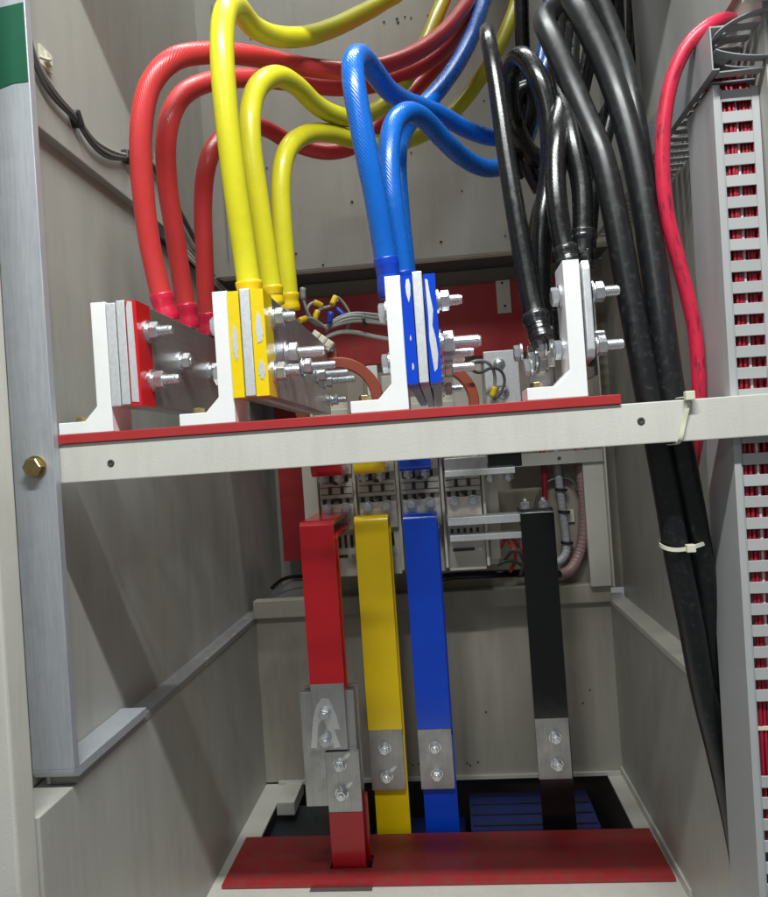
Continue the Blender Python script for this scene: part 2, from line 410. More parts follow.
# pit under the floor
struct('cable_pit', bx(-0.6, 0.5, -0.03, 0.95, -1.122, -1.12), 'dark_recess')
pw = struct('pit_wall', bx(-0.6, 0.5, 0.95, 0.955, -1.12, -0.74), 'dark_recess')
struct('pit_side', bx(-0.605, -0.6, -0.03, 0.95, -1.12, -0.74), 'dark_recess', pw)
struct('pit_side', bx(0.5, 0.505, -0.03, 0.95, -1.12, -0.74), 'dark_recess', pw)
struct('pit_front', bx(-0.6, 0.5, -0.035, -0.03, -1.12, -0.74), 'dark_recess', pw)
lin = struct('door_lintel', bx(-0.70, 0.45, -0.06, -0.003, 0.835, 1.28), 'cream_paint')
pl = struct('door_post_left', bx(-0.70, *(lambda a: (a[0], -0.11, -0.0745))((-0.4613, -0.0745, -0.1719)), -1.1, 0.834, bev=0.003), 'cream_paint')
struct('frame_post', bx(-0.60, -0.5065, -0.0740, 0.03, -0.36, 0.834), 'cream_paint', pl)
struct('door_post_right', bx(0.379, 0.45, 0.03, 0.13, -1.1, ZT - 0.001), 'cream_paint')
struct('door_jamb_right', bx(*(lambda a: (a[0], 0.45))((0.3531, -0.0500, 0.4239)), -0.06, -0.003, 0.46, 0.834), 'cream_paint')

# corner post and cross member behind, on the right
cp = struct('corner_post', bx(0.295, 0.338, 0.770, 0.7855, -0.3155, -0.047), 'cream_paint')
struct('post_return', bx(0.3385, 0.3415, 0.752, 0.7995, -0.3155, 0.30), 'cream_paint', cp)
cm = struct('cross_member', bx(0.135, 0.3375, 0.762, 0.790, -0.0465, -0.020), 'panel_paint')
hole(cm, (0.245, 0.762, -0.034), '-y', 0.004)

# ------------------------------------------------------------------ cross rail and red strip
rail = thing('cross_rail', 'cream painted steel cross rail carrying the white brackets', 'rail', (-0.05, 0.01, -0.008))
def cchan():
    bm = bmesh.new()
    prism(bm, [(0, -0.008), (0.030, -0.008), (0.030, -0.005), (0.003, -0.005), (0.003, 0.0345), (0.030, 0.0345), (0.030, 0.0375), (0, 0.0375)], 'x', -0.452, 0.42, 0.0012)
    return bm
obj('rail_channel', cchan(), 'cream_paint', rail)
for p in [(-0.3888, 0.0000, 0.0119), (0.2163, 0.0000, 0.0174)]: hole(rail, (p[0], 0.0, p[2]), '-y', 0.0042)
strip = obj('insulating_strip', bx(-0.450, 0.196, -0.003, 0.055, 0.0378, 0.0484, bev=0.0008), 'red_board')
tag(strip, 'long red insulating strip lying on the cream rail', 'insulating strip')

# ------------------------------------------------------------------ aluminium frame on the left
XA = -0.4495
fr = thing('aluminium_frame', 'bare aluminium flat-bar frame with green painted top along left wall', 'frame', (XA, -0.008, -0.35))
obj('upright_bar', bx(XA - 0.0505, XA, -0.0145, -0.0025, -0.3372, 0.83, bev=0.0010), 'alu_upright', fr)
bm = bmesh.new(); prism(bm, [(-0.0145, -0.3373)] + [(-0.0025 - 0.012 * math.cos(PI / 2 * i / 8), -0.3373 - 0.0122 * math.sin(PI / 2 * i / 8)) for i in range(1, 9)] + [(-0.0021, -0.3495), (-0.0021, -0.3373)], 'x', XA - 0.0503, XA - 0.0002)
obj('bend', bm, 'alu_upright', fr)
zg = (-0.4678, -0.0145, 0.4571)[2]
gp = bmesh.new(); prism(gp, [(XA - 0.05, zg - 0.004), (XA - 0.035, zg - 0.001), (XA - 0.02, zg + 0.003), (XA - 0.0015, zg + 0.003), (XA - 0.0015, 0.553), (XA - 0.05, 0.548)], 'y', -0.0152, -0.0148)
obj('green_patch', gp, 'green_paint', fr)
obj('bottom_bar', bx(XA - 0.0380, XA, -0.0020, 0.185, -0.3495, -0.3375, bev=0.001), 'alu_upright', fr)
p = (-0.4720, -0.0145, 0.0131)
bolt(fr, (p[0], -0.0145, p[2]), '-y', 0.0125, head=True, mat='zinc_yellow')

# ------------------------------------------------------------------ white brackets
def bracket(xr, label):
    t = thing('busbar_bracket', label, 'bracket', (xr - 0.035, 0.025, 0.0486), 'white brackets standing on the red strip')
    bm = bmesh.new()
    prism(bm, [(xr, 0.0486), (xr, 0.2005), (xr - 0.018, 0.2005), (xr - 0.018, 0.079), (xr - 0.034, 0.0625), (xr - 0.066, 0.0625), (xr - 0.066, 0.0486)], 'y', -0.002, 0.050, 0.0009)
    obj('body', bm, 'white_paint', t)
    return t
brs = [bracket(-0.3825, 'white angle bracket holding the red phase bars'),
       bracket(-0.2365, 'white angle bracket holding the yellow phase bars'),
       bracket(-0.0365, 'white angle bracket holding the blue phase bars'),
       bracket(0.1615, 'white angle bracket holding the black neutral lugs')]
for i, t in enumerate(brs):
    x = wloc(t).x + 0.035
    bolt(t, (x - 0.052, 0.026, 0.0625), '+z', 0.008, head=True, mat='zinc_yellow')

# ------------------------------------------------------------------ upper busbars (running back from the rail)
ZB0, ZB1 = 0.077, 0.198
def edge_bar(x0, x1, y1, mat, label, cat='busbar', group=None, z0=ZB0, z1=ZB1, y0=-0.004, slope=None):
    t = thing('busbar', label, cat, ((x0 + x1) / 2, 0.02, z0), group)
    obj('bar', bx(x0, x1, y0, y1, z0, z1, bev=0.0012), mat, t)
    return t
def coat_on(t, x0, x1, y0, y1, z0, z1, mat):
    """paint over one end of a bar: five thin skins"""
    e = 0.0006
    bm = bmesh.new()
    box(bm, x1 + 0.00005, x1 + e, y0, y1, z0 - e, z1 + e)
    box(bm, x0 - e, x0 - 0.00005, y0, y1, z0 - e, z1 + e)
    box(bm, x0, x1, y0, y1, z1 + 0.00005, z1 + e)
    box(bm, x0, x1, y0, y1, z0 - e, z0 - 0.00005)
    box(bm, x0 - e, x1 + e, y0 - e, y0 - 0.00005, z0 - e, z1 + e)
    return obj('paint_coat', bm, mat, t)
def patch(t, pts, y, mat='alu_cut'):
    bm = bmesh.new(); prism(bm, pts, 'y', y - 0.0005, y)
    return obj('scraped_patch', bm, mat, t)
def ell(cx, cz, rx, rz, n=26, jit=0.24):
    return [(cx + rx * math.cos(2 * PI * i / n) * (1 + random.uniform(-jit, jit)), cz + rz * math.sin(2 * PI * i / n) * (1 + random.uniform(-jit, jit))) for i in range(n)]

# red phase
ra = edge_bar(-0.3815, -0.3700, 0.42, 'alu_cut', 'bare aluminium busbar end touching the bracket of the red phase')
rb = edge_bar(-0.3690, -0.3585, 0.42, 'alu_cut', 'middle bare aluminium busbar end of the red phase', z0=0.078, z1=0.200)
rc = edge_bar(-0.3565, -0.3450, 0.46, 'alu_bar', 'red painted aluminium busbar with silver scraped end')
coat_on(rc, -0.3565, -0.3450, -0.004, 0.034, ZB0, ZB1, 'red_paint')
patch(rc, [(-0.3560, 0.081), (-0.3475, 0.080), (-0.3478, 0.120), (-0.3484, 0.160), (-0.3490, 0.197), (-0.3545, 0.198), (-0.3562, 0.190)], -0.0047)
for (px, py, sh) in (((-0.3444, 0.024, 0.166), 0, 0.031), ((-0.3444, 0.030, 0.108), 0, 0.033)):
    bolt(rc, px, '+x', 0.0125, sh)
# far bolts of the cable lugs
for q in ((-0.3450, 0.1298, 0.1431), (-0.3450, 0.2488, 0.1442)): bolt(rc, (-0.345, q[1], q[2]), '+x', 0.0125, 0.016)
# yellow phase
ya = edge_bar(-0.2355, -0.2235, 0.40, 'alu_bar', 'yellow painted busbar end touching its white bracket')
yb = edge_bar(-0.2220, -0.2100, 0.44, 'alu_cut', 'bare aluminium busbar end between two yellow bars', z1=0.2005)
yc = edge_bar(-0.2085, -0.1945, 0.44, 'alu_bar', 'outer yellow painted busbar full of long bolts')
coat_on(ya, -0.2355, -0.2235, -0.004, 0.05, ZB0, ZB1, 'yellow_paint')
coat_on(yc, -0.2085, -0.1945, -0.004, 0.036, ZB0, ZB1, 'yellow_paint')
patch(ya, ell(-0.2297, 0.139, 0.0030, 0.022), -0.0047)
patch(yc, ell(-0.2010, 0.152, 0.0042, 0.018), -0.0047); patch(yc, ell(-0.2008, 0.106, 0.0036, 0.011), -0.0047)
for q, sh, d in (((-0.1945, 0.0349, 0.1722), .028, .0125), ((-0.1945, 0.0998, 0.1378), .050, .015), ((-0.1945, 0.0265, 0.1064), .030, .0125), ((-0.1945, 0.2011, 0.1328), .048, .0125), ((-0.1945, 0.3213, 0.1341), .050, .0125), ((-0.1945, 0.3860, 0.1308), .052, .0125), ((-0.1945, 0.4484, 0.1031), .026, .010)):
    bolt(yc, (-0.1939, q[1], q[2]), '+x', d, sh)
# blue phase
ba = edge_bar(-0.0355, -0.0245, 0.40, 'alu_bar', 'blue painted busbar end touching its white bracket')
bb = edge_bar(-0.0230, -0.0120, 0.44, 'alu_cut', 'bare white aluminium busbar end between two blue bars', z1=0.2025)
bc = edge_bar(-0.0100, 0.0020, 0.44, 'alu_bar', 'outer blue painted busbar with a ragged scraped stripe')
coat_on(ba, -0.0355, -0.0245, -0.004, 0.06, ZB0, ZB1, 'blue_paint')
coat_on(bc, -0.0100, 0.0020, -0.004, 0.06, ZB0, ZB1, 'blue_paint')
patch(ba, [(-0.0285, 0.168), (-0.0262, 0.176), (-0.0256, 0.188), (-0.0268, 0.195), (-0.0300, 0.194), (-0.0312, 0.186), (-0.0306, 0.177)], -0.0047)
patch(ba, ell(-0.0287, 0.096, 0.0012, 0.004), -0.0047); patch(ba, ell(-0.0292, 0.128, 0.0008, 0.003), -0.0047)
patch(bc, [(-0.0050, 0.088), (-0.0015, 0.092), (0.0002, 0.108), (-0.0012, 0.126), (-0.0040, 0.140), (-0.0020, 0.158), (-0.0045, 0.176), (-0.0060, 0.192), (-0.0088, 0.193), (-0.0085, 0.176), (-0.0078, 0.150), (-0.0084, 0.125), (-0.0066, 0.104)], -0.0047)
for x, y, z, sh, d in ((0.0026, 0.016, 0.171, .029, .0125), (0.0026, 0.030, 0.124, .048, .0155), (0.0026, 0.058, 0.116, .040, .0125), (0.0026, 0.085, 0.112, .030, .0125), (0.0026, 0.11, 0.104, .042, .0125), (0.0026, 0.03, 0.0905, .0, .0), (0.0026, 0.12, 0.079, .026, .009)):
    if d: bolt(bc, (x, y, z), '+x', d, sh)
for z in (0.164, 0.105): bolt(brs[2], (-0.0545, 0.020, z), '-x', 0.0125, head=True)
for z in (0.166, 0.107): bolt(brs[1], (-0.2545, 0.024, z), '-x', 0.0125, head=True)
# neutral phase
na = thing('neutral_plate', 'bare lug plate wrapped in black tape beside the neutral bracket', 'lug plate', (0.168, 0.02, 0.085))
bm = bmesh.new(); prism(bm, [(-0.004, 0.100), (0.000, 0.091), (0.045, 0.085), (0.05, 0.199), (0.0, 0.199), (-0.004, 0.190)], 'x', 0.1640, 0.1725, 0.0015)
obj('plate', bm, 'alu_cut', na)
obj('tape_wrap', bx(0.1728, 0.1765, 0.010, 0.070, 0.072, 0.215, bev=0.0015), 'tape_black', na)
bolt(na, (0.1766, 0.022, 0.167), '+x', 0.0125, 0.032)
bolt(na, (0.1766, 0.028, 0.107), '+x', 0.0125, 0.034)
bolt(na, (0.1766, 0.080, 0.1285), '+x', 0.009, 0.026)
for z, y in ((0.166, 0.024), (0.106, 0.030)): bolt(brs[3], (0.1435, y, z), '-x', 0.0125, head=True)

# ------------------------------------------------------------------ cables
def cable(label, mat, pts, rad, group, cat='cable', sleeve=None, slen=0.03, name='power_cable', wob=0.012, segs=18, srad=1.07, step=0.007, lug=True):
    t = thing(name, label, cat, pts[0], group)
    if mat in ('cable_black', 'cable_rubber'): wob = 0.004
    obj('jacket', tube(bmesh.new(), pts, rad, segs, step, wob), mat, t)
    if sleeve:
        P = [Vector(p) for p in catmull(pts, 0.004)]
        L = 0; sp = [P[0]]
        for a, b in zip(P, P[1:]):
            L += (b - a).length
            sp.append(b)
            if L > slen: break
        d = (sp[0] - sp[1]).normalized()
        sp2 = [sp[0] + d * 0.012] + sp[::3]
        r0 = rad(0) if callable(rad) else rad
        obj('sleeve', tube(bmesh.new(), sp2, lambda u: r0 * srad * (1.0 + 0.05 * math.sin(u * 9) + (0.05 if 'tape' in sleeve else 0.012) * math.sin(u * 31 + r0 * 9e3)), segs, 0.0025, 0.14 if 'tape' in sleeve else 0.05), sleeve, t)
        if lug:
            q = sp[0] + d * 0.02
            l = bmesh.new()
            box(l, q.x - 0.004, q.x + 0.004, q.y - 0.016, q.y + 0.016, q.z - 0.055, q.z + 0.012, bev=0.0015)
            obj('lug', l, 'lug_tin', t)
    return t
G_R, G_Y, G_B, G_K = 'red phase cables', 'yellow phase cables', 'blue phase cables', 'black neutral cables'
RC = 0.0142
cable('outermost red power cable, making the tallest red arch', 'cable_red', [(-0.3652, 0.1400, 0.2131), (-0.3695, 0.1350, 0.2439), (-0.3733, 0.1200, 0.3014), (-0.3697, 0.1000, 0.3677), (-0.3610, 0.0850, 0.4392), (-0.3451, 0.0850, 0.4958), (-0.3192, 0.1000, 0.5335), (-0.2868, 0.1400, 0.5614), (-0.2465, 0.2000, 0.5875), (-0.2081, 0.2600, 0.6059), (-0.1532, 0.3000, 0.6104), (-0.0930, 0.3300, 0.6180), (-0.0289, 0.3700, 0.6488), (0.0323, 0.4300, 0.7097), (0.0865, 0.5000, 0.7953), (0.1248, 0.5600, 0.8892)] + [(0.10, 0.6, 1.290)], RC, G_R, sleeve='sleeve_red', slen=0.028)
cable('middle red power cable, arching just under the tallest red one', 'cable_red', [(-0.3655, 0.2250, 0.2177), (-0.3682, 0.2200, 0.2630), (-0.3675, 0.2000, 0.3386), (-0.3646, 0.1750, 0.4090), (-0.3506, 0.1500, 0.4674), (-0.3361, 0.1700, 0.5203), (-0.3111, 0.2100, 0.5594), (-0.2687, 0.2800, 0.5988), (-0.2095, 0.3400, 0.6171), (-0.1495, 0.3800, 0.6226), (-0.0928, 0.4100, 0.6334), (-0.0326, 0.4400, 0.6596), (0.0315, 0.4800, 0.7079), (0.0871, 0.5400, 0.7897), (0.1303, 0.6000, 0.8855)] + [(0.12, 0.64, 1.290)], RC, G_R, sleeve='sleeve_red', slen=0.028)
cable('shortest red power cable, bending over low behind the yellow ones', 'cable_red', [(-0.3637, 0.3100, 0.2217), (-0.3623, 0.3050, 0.2656), (-0.3547, 0.2900, 0.3488), (-0.3483, 0.2800, 0.4160), (-0.3351, 0.2700, 0.4656), (-0.3241, 0.3000, 0.5133), (-0.3035, 0.3500, 0.5562), (-0.2746, 0.4000, 0.5776), (-0.2371, 0.4500, 0.5694), (-0.1795, 0.4800, 0.5580), (-0.1258, 0.5000, 0.5719), (-0.0781, 0.5200, 0.6168), (-0.0190, 0.5500, 0.6798), (0.0429, 0.5800, 0.7524), (0.0986, 0.6200, 0.8421), (0.1307, 0.6400, 0.9214)] + [(0.10, 0.66, 1.290)], RC, G_R, sleeve='sleeve_red', slen=0.022)
cable('front yellow power cable with the tallest arch', 'cable_yellow', [(-0.2192, 0.0350, 0.2056), (-0.2217, 0.0300, 0.2551), (-0.2240, 0.0150, 0.3337), (-0.2252, 0.0050, 0.4117), (-0.2252, 0.0050, 0.4819), (-0.2242, 0.0200, 0.5308), (-0.2228, 0.0500, 0.5627), (-0.2220, 0.0900, 0.5813), (-0.2184, 0.1300, 0.5856), (-0.2004, 0.1900, 0.6037), (-0.1702, 0.2500, 0.6338), (-0.1344, 0.3100, 0.6773), (-0.0969, 0.3700, 0.7287), (-0.0530, 0.4300, 0.7865), (-0.0130, 0.4800, 0.8497)] + [(0.02, 0.54, 1.290)], RC, G_Y, sleeve='sleeve_yellow', slen=0.012)
cable('middle yellow power cable with a rounded arch', 'cable_yellow', [(-0.2112, 0.1150, 0.2175), (-0.2134, 0.1100, 0.2638), (-0.2176, 0.1000, 0.3395), (-0.2211, 0.0950, 0.4027), (-0.2206, 0.1000, 0.4504), (-0.2137, 0.1200, 0.4950), (-0.1953, 0.1600, 0.5301), (-0.1758, 0.2100, 0.5398), (-0.1589, 0.2600, 0.5362), (-0.1358, 0.3100, 0.5406), (-0.1058, 0.3600, 0.5560), (-0.0697, 0.4100, 0.5928), (-0.0304, 0.4500, 0.6487), (0.0049, 0.4900, 0.7203), (0.0396, 0.5300, 0.8083), (0.0666, 0.5700, 0.8993)] + [(0.06, 0.62, 1.290)], RC, G_Y, sleeve='sleeve_yellow', slen=0.012)
cable('low yellow power cable standing rearmost of the yellow ones', 'cable_yellow', [(-0.2088, 0.2100, 0.2293), (-0.2090, 0.2050, 0.2745), (-0.2089, 0.2000, 0.3451), (-0.2064, 0.2000, 0.4025), (-0.1985, 0.2100, 0.4448), (-0.1803, 0.2500, 0.4853), (-0.1488, 0.3100, 0.5134), (-0.1126, 0.3700, 0.5247), (-0.0618, 0.4400, 0.5429), (-0.0146, 0.5000, 0.5749), (0.0438, 0.5500, 0.6251), (0.0963, 0.5800, 0.6859), (0.1469, 0.6000, 0.7593), (0.1825, 0.6200, 0.8281), (0.2099, 0.6400, 0.9115)] + [(0.17, 0.66, 1.290)], RC, G_Y, sleeve='sleeve_yellow', slen=0.012)
cable('thick blue power cable with the tallest blue arch', 'cable_blue', [(-0.0534, 0.0750, 0.2049), (-0.0556, 0.0700, 0.2386), (-0.0610, 0.0550, 0.3020), (-0.0701, 0.0400, 0.3755), (-0.0775, 0.0400, 0.4424), (-0.0782, 0.0550, 0.4783), (-0.0707, 0.0900, 0.5043), (-0.0589, 0.1400, 0.5093), (-0.0441, 0.1900, 0.5090), (-0.0228, 0.2500, 0.5207), (0.0248, 0.3300, 0.5357), (0.0761, 0.4000, 0.5347), (0.1249, 0.4500, 0.5380), (0.1684, 0.5000, 0.5700), (0.2026, 0.5400, 0.6332), (0.2324, 0.5700, 0.7135), (0.2611, 0.6000, 0.8204), (0.2773, 0.6200, 0.9000)] + [(0.23, 0.64, 1.290)], RC, G_B, sleeve='sleeve_blue', slen=0.040)
cable('blue power cable dipping lowest towards the black bundle', 'cable_blue', [(-0.0381, 0.1200, 0.2113), (-0.0400, 0.1150, 0.2557), (-0.0451, 0.1100, 0.3259), (-0.0451, 0.1200, 0.3948), (-0.0369, 0.1400, 0.4386), (-0.0180, 0.1700, 0.4655), (0.0033, 0.2100, 0.4723), (0.0251, 0.2500, 0.4634), (0.0549, 0.3000, 0.4529), (0.0950, 0.3600, 0.4525), (0.1372, 0.4200, 0.4772), (0.1780, 0.4800, 0.5330), (0.2091, 0.5300, 0.6127), (0.2376, 0.5600, 0.6999), (0.2668, 0.6100, 0.8257)] + [(0.21, 0.60, 1.290)], RC, G_B, sleeve='sleeve_blue', slen=0.030)
cable('blue power cable climbing steeply up behind the other blue ones', 'cable_blue', [(-0.0360, 0.2000, 0.2264), (-0.0380, 0.2000, 0.2790), (-0.0401, 0.2100, 0.3607), (-0.0398, 0.2300, 0.4263), (-0.0312, 0.2700, 0.4798), (-0.0050, 0.3200, 0.5358), (0.0279, 0.3600, 0.5841), (0.0641, 0.4100, 0.6498), (0.0964, 0.4600, 0.7231), (0.1248, 0.5200, 0.8105), (0.1490, 0.5700, 0.9025)] + [(0.14, 0.62, 1.290)], RC, G_B, sleeve='sleeve_blue', slen=0.03)

# black neutral cables, taped at their lugs
TB = 'tape_black'
cable('straight black cable leaning left beside the blue loops', 'cable_black', [(0.1214, 0.0500, 0.1305), (0.1175, 0.0600, 0.1576), (0.1129, 0.0700, 0.2110), (0.1068, 0.0800, 0.2818), (0.1017, 0.0900, 0.3542), (0.0978, 0.1000, 0.4282), (0.0940, 0.1100, 0.4911), (0.0923, 0.1250, 0.5257), (0.0953, 0.1600, 0.5578), (0.1011, 0.2100, 0.5796), (0.1103, 0.2700, 0.5956), (0.1245, 0.3400, 0.5984), (0.1408, 0.4000, 0.5783)], lambda u: 0.0140 - 0.0035 * min(1, u * 2.2), G_K, sleeve=TB, slen=0.03, lug=False)
cable('black cable bent in a tight hoop at its top', 'cable_black', [(0.1335, 0.1100, 0.1368), (0.1341, 0.1100, 0.1812), (0.1376, 0.1100, 0.2316), (0.1435, 0.1100, 0.2818), (0.1562, 0.1200, 0.3352), (0.1618, 0.1200, 0.3795), (0.1611, 0.1200, 0.4246), (0.1535, 0.1200, 0.4601), (0.1442, 0.1300, 0.4911), (0.1337, 0.1500, 0.5139), (0.1248, 0.1700, 0.5098), (0.1224, 0.1900, 0.4875), (0.1279, 0.2100, 0.4616), (0.1385, 0.2400, 0.4483), (0.1541, 0.2800, 0.4418), (0.1801, 0.3300, 0.4444)], 0.0135, G_K, sleeve=TB, slen=0.03, lug=False)
cable('small black cable loop inside the black hoop', 'cable_black', [(0.1357, 0.3000, 0.4059), (0.1359, 0.2800, 0.4588), (0.1384, 0.2600, 0.5018), (0.1474, 0.2500, 0.5209), (0.1606, 0.2500, 0.5224), (0.1650, 0.2600, 0.5063), (0.1584, 0.2700, 0.4790), (0.1535, 0.3000, 0.4657), (0.1611, 0.3300, 0.4385), (0.1800, 0.3500, 0.4045)], 0.0120, G_K)
cable('glossy black cable ending on top of the white neutral bracket', 'cable_black', [(0.1605, 0.0600, 0.2185), (0.1573, 0.0650, 0.2442), (0.1550, 0.0700, 0.2859), (0.1574, 0.0800, 0.3321), (0.1646, 0.0900, 0.3787), (0.1778, 0.1200, 0.4291), (0.1891, 0.1600, 0.4809), (0.2014, 0.2100, 0.5409), (0.2243, 0.2800, 0.6225), (0.2499, 0.3400, 0.7112)] + [(0.24, 0.45, 1.290)], 0.0128, G_K, sleeve=TB, slen=0.012, lug=False)
cable('glossy black cable ending behind the white neutral lug plate', 'cable_black', [(0.1809, 0.0700, 0.2145), (0.1842, 0.0750, 0.2483), (0.1878, 0.0800, 0.2861), (0.1886, 0.0850, 0.3185), (0.1838, 0.0900, 0.3581), (0.1819, 0.1000, 0.3939), (0.1820, 0.1200, 0.4351), (0.1837, 0.1500, 0.4829), (0.1898, 0.1900, 0.5380), (0.2019, 0.2400, 0.6012), (0.2232, 0.3000, 0.6885)] + [(0.22, 0.42, 1.290)], 0.0128, G_K, sleeve=TB, slen=0.045, lug=False)
cable('thin black cable running down behind the glossy ones', 'cable_black', [(0.1489, 0.1400, 0.1339), (0.1477, 0.1500, 0.1885), (0.1410, 0.1700, 0.2609), (0.1529, 0.1800, 0.3174), (0.1829, 0.2000, 0.3769), (0.2016, 0.2200, 0.4398), (0.2182, 0.2500, 0.5247), (0.2369, 0.3000, 0.6254), (0.2573, 0.3500, 0.7248)] + [(0.25, 0.42, 1.290)], 0.0125, G_K, sleeve=TB, slen=0.04, lug=False)
cable('straight black cable hanging from above into the black hoop', 'cable_black', [(0.1694, 0.4200, 0.4568), (0.1731, 0.4200, 0.5333), (0.1773, 0.4200, 0.6183), (0.1798, 0.4200, 0.7035), (0.1839, 0.4300, 0.7953)] + [(0.155, 0.44, 1.290)], 0.0125, G_K)
G_T = 'thick black cables tied to the rail'
cable('thick black cable with an elbow at its top, tied to the rail', 'cable_rubber', [(0.3529, 0.1700, -0.5893), (0.3400, 0.1550, -0.5091), (0.3187, 0.1350, -0.4031), (0.2991, 0.1150, -0.3195), (0.2816, 0.0900, -0.2256), (0.2673, 0.0750, -0.1436), (0.2584, 0.0650, -0.0766), (0.2493, 0.0600, -0.0049), (0.2414, 0.0580, 0.0546), (0.2358, 0.0600, 0.1143), (0.2287, 0.0650, 0.1933), (0.2215, 0.0700, 0.2733), (0.2133, 0.0800, 0.3446), (0.2001, 0.1000, 0.4082), (0.1869, 0.1200, 0.4705), (0.1768, 0.1500, 0.5328), (0.1746, 0.1800, 0.5725), (0.1882, 0.2200, 0.6093), (0.2153, 0.2700, 0.6430), (0.2484, 0.3200, 0.6749), (0.2824, 0.3600, 0.7202)] + [(0.27, 0.40, 1.290)], 0.0150, G_T)
cable('thickest black cable, tied to the rail and reaching up out of view', 'cable_rubber', [(0.3669, 0.1900, -0.5615), (0.3532, 0.1750, -0.4870), (0.3377, 0.1550, -0.3992), (0.3225, 0.1350, -0.3145), (0.3091, 0.1100, -0.2193), (0.2981, 0.0900, -0.1415), (0.2858, 0.0720, -0.0788), (0.2750, 0.0620, -0.0067), (0.2693, 0.0600, 0.0526), (0.2654, 0.0620, 0.1181), (0.2630, 0.0680, 0.1909), (0.2589, 0.0750, 0.2714), (0.2528, 0.0850, 0.3487), (0.2417, 0.1000, 0.4285), (0.2308, 0.1200, 0.4910), (0.2185, 0.1400, 0.5456), (0.2100, 0.1700, 0.6055)] + [(0.20, 0.26, 1.290)], lambda u: 0.0155 + 0.002 * max(0, min(1, (u - 0.5) * 4)), G_T)
cable('black cable curving down behind the thickest one', 'cable_rubber', [(0.2923, 0.1400, 0.1350), (0.2868, 0.1400, 0.2001), (0.2835, 0.1400, 0.2781), (0.2818, 0.1500, 0.3601), (0.2775, 0.1600, 0.4443), (0.2732, 0.1800, 0.5158), (0.2636, 0.2000, 0.5794), (0.2553, 0.2200, 0.6352)] + [(0.24, 0.30, 1.290)], 0.0135, G_T)
cable('slim black cable hanging in the gap beside the right wall', 'cable_black', [(0.2590, 0.4000, 0.3150), (0.2712, 0.4000, 0.3970), (0.2930, 0.4000, 0.4781), (0.3143, 0.4000, 0.5506), (0.3275, 0.4000, 0.6240), (0.3316, 0.4000, 0.7068), (0.3319, 0.4000, 0.7567)] + [(0.29, 0.41, 1.290)], 0.0130, G_K)
cable('slim glossy black cable curving left beside the right wall', 'cable_black', [(0.2656, 0.4600, 0.4363), (0.2874, 0.4600, 0.5041), (0.3162, 0.4500, 0.5575), (0.3465, 0.4500, 0.6061), (0.3674, 0.4500, 0.6643), (0.3755, 0.4500, 0.7326), (0.3757, 0.4500, 0.7845)] + [(0.325, 0.46, 1.290)], 0.0130, G_K)
cable('slim black cable dropping into the dark behind the hoop', 'cable_black', [(0.2243, 0.3600, 0.4522), (0.2444, 0.3600, 0.5146), (0.2653, 0.3700, 0.5821), (0.2848, 0.3800, 0.6508), (0.3009, 0.3900, 0.7374)] + [(0.27, 0.44, 1.290)], 0.0130, G_K)

cable('bright pinkish red cable looping out of the metal tray', 'cable_pink', [(0.3049, 0.1300, -0.0840), (0.3054, 0.1200, -0.0457), (0.3073, 0.1000, -0.0084), (0.3103, 0.0900, 0.0338), (0.3108, 0.0850, 0.0818), (0.3077, 0.0800, 0.1296), (0.2997, 0.0750, 0.1714), (0.2906, 0.0700, 0.2128), (0.2815, 0.0650, 0.2539), (0.2775, 0.0600, 0.3000), (0.2795, 0.0550, 0.3508), (0.2867, 0.0500, 0.3947), (0.2975, 0.0450, 0.4258), (0.3143, 0.0400, 0.4500), (0.3376, 0.0400, 0.4657), (0.3639, 0.0600, 0.4793), (0.3877, 0.0900, 0.4874), (0.4091, 0.1300, 0.4961), (0.4361, 0.2000, 0.5175)], 0.0085, None, sleeve=None, name='control_cable', wob=0.006)

# copper lugs bolted left of the neutral bracket
nl = thing('cable_lug', 'tinned cable lugs bolted together below the taped black cables', 'cable lug', (0.1205, 0.0600, 0.0819))
for pts in ([(0.1304, 0.0450, 0.1360), (0.1329, 0.0450, 0.1228), (0.1329, 0.0450, 0.1063), (0.1306, 0.0450, 0.0901)], [(0.1190, 0.0750, 0.1348), (0.1251, 0.0750, 0.1197), (0.1263, 0.0750, 0.1013), (0.1241, 0.0750, 0.0868)]):
    bm = bmesh.new()
    for a, b in zip(pts, pts[1:]): 
        box(bm, min(a[0], b[0]) - 0.003, max(a[0], b[0]) + 0.003, a[1], a[1] + 0.030, min(a[2], b[2]) - 0.001, max(a[2], b[2]) + 0.001, bev=0.001)
    obj('lug_blade', bm, 'lug_tin', nl)
for q, ax in (((0.1286, 0.0600, 0.1136), '-x'), ((0.1198, 0.0800, 0.1024), '-x'), ((0.1119, 0.0700, 0.0933), '-x'), ((0.1047, 0.1000, 0.1150), '-x')):
    bolt(nl, q, ax, 0.0115, head=True)
obj('lug_bar', bx(*(lambda a, b: (a[0], b[0], 0.09, 0.100, b[2], a[2]))((0.1102, 0.0900, 0.1219), (0.1418, 0.0900, 0.0686)), bev=0.001), 'lug_tin', nl)

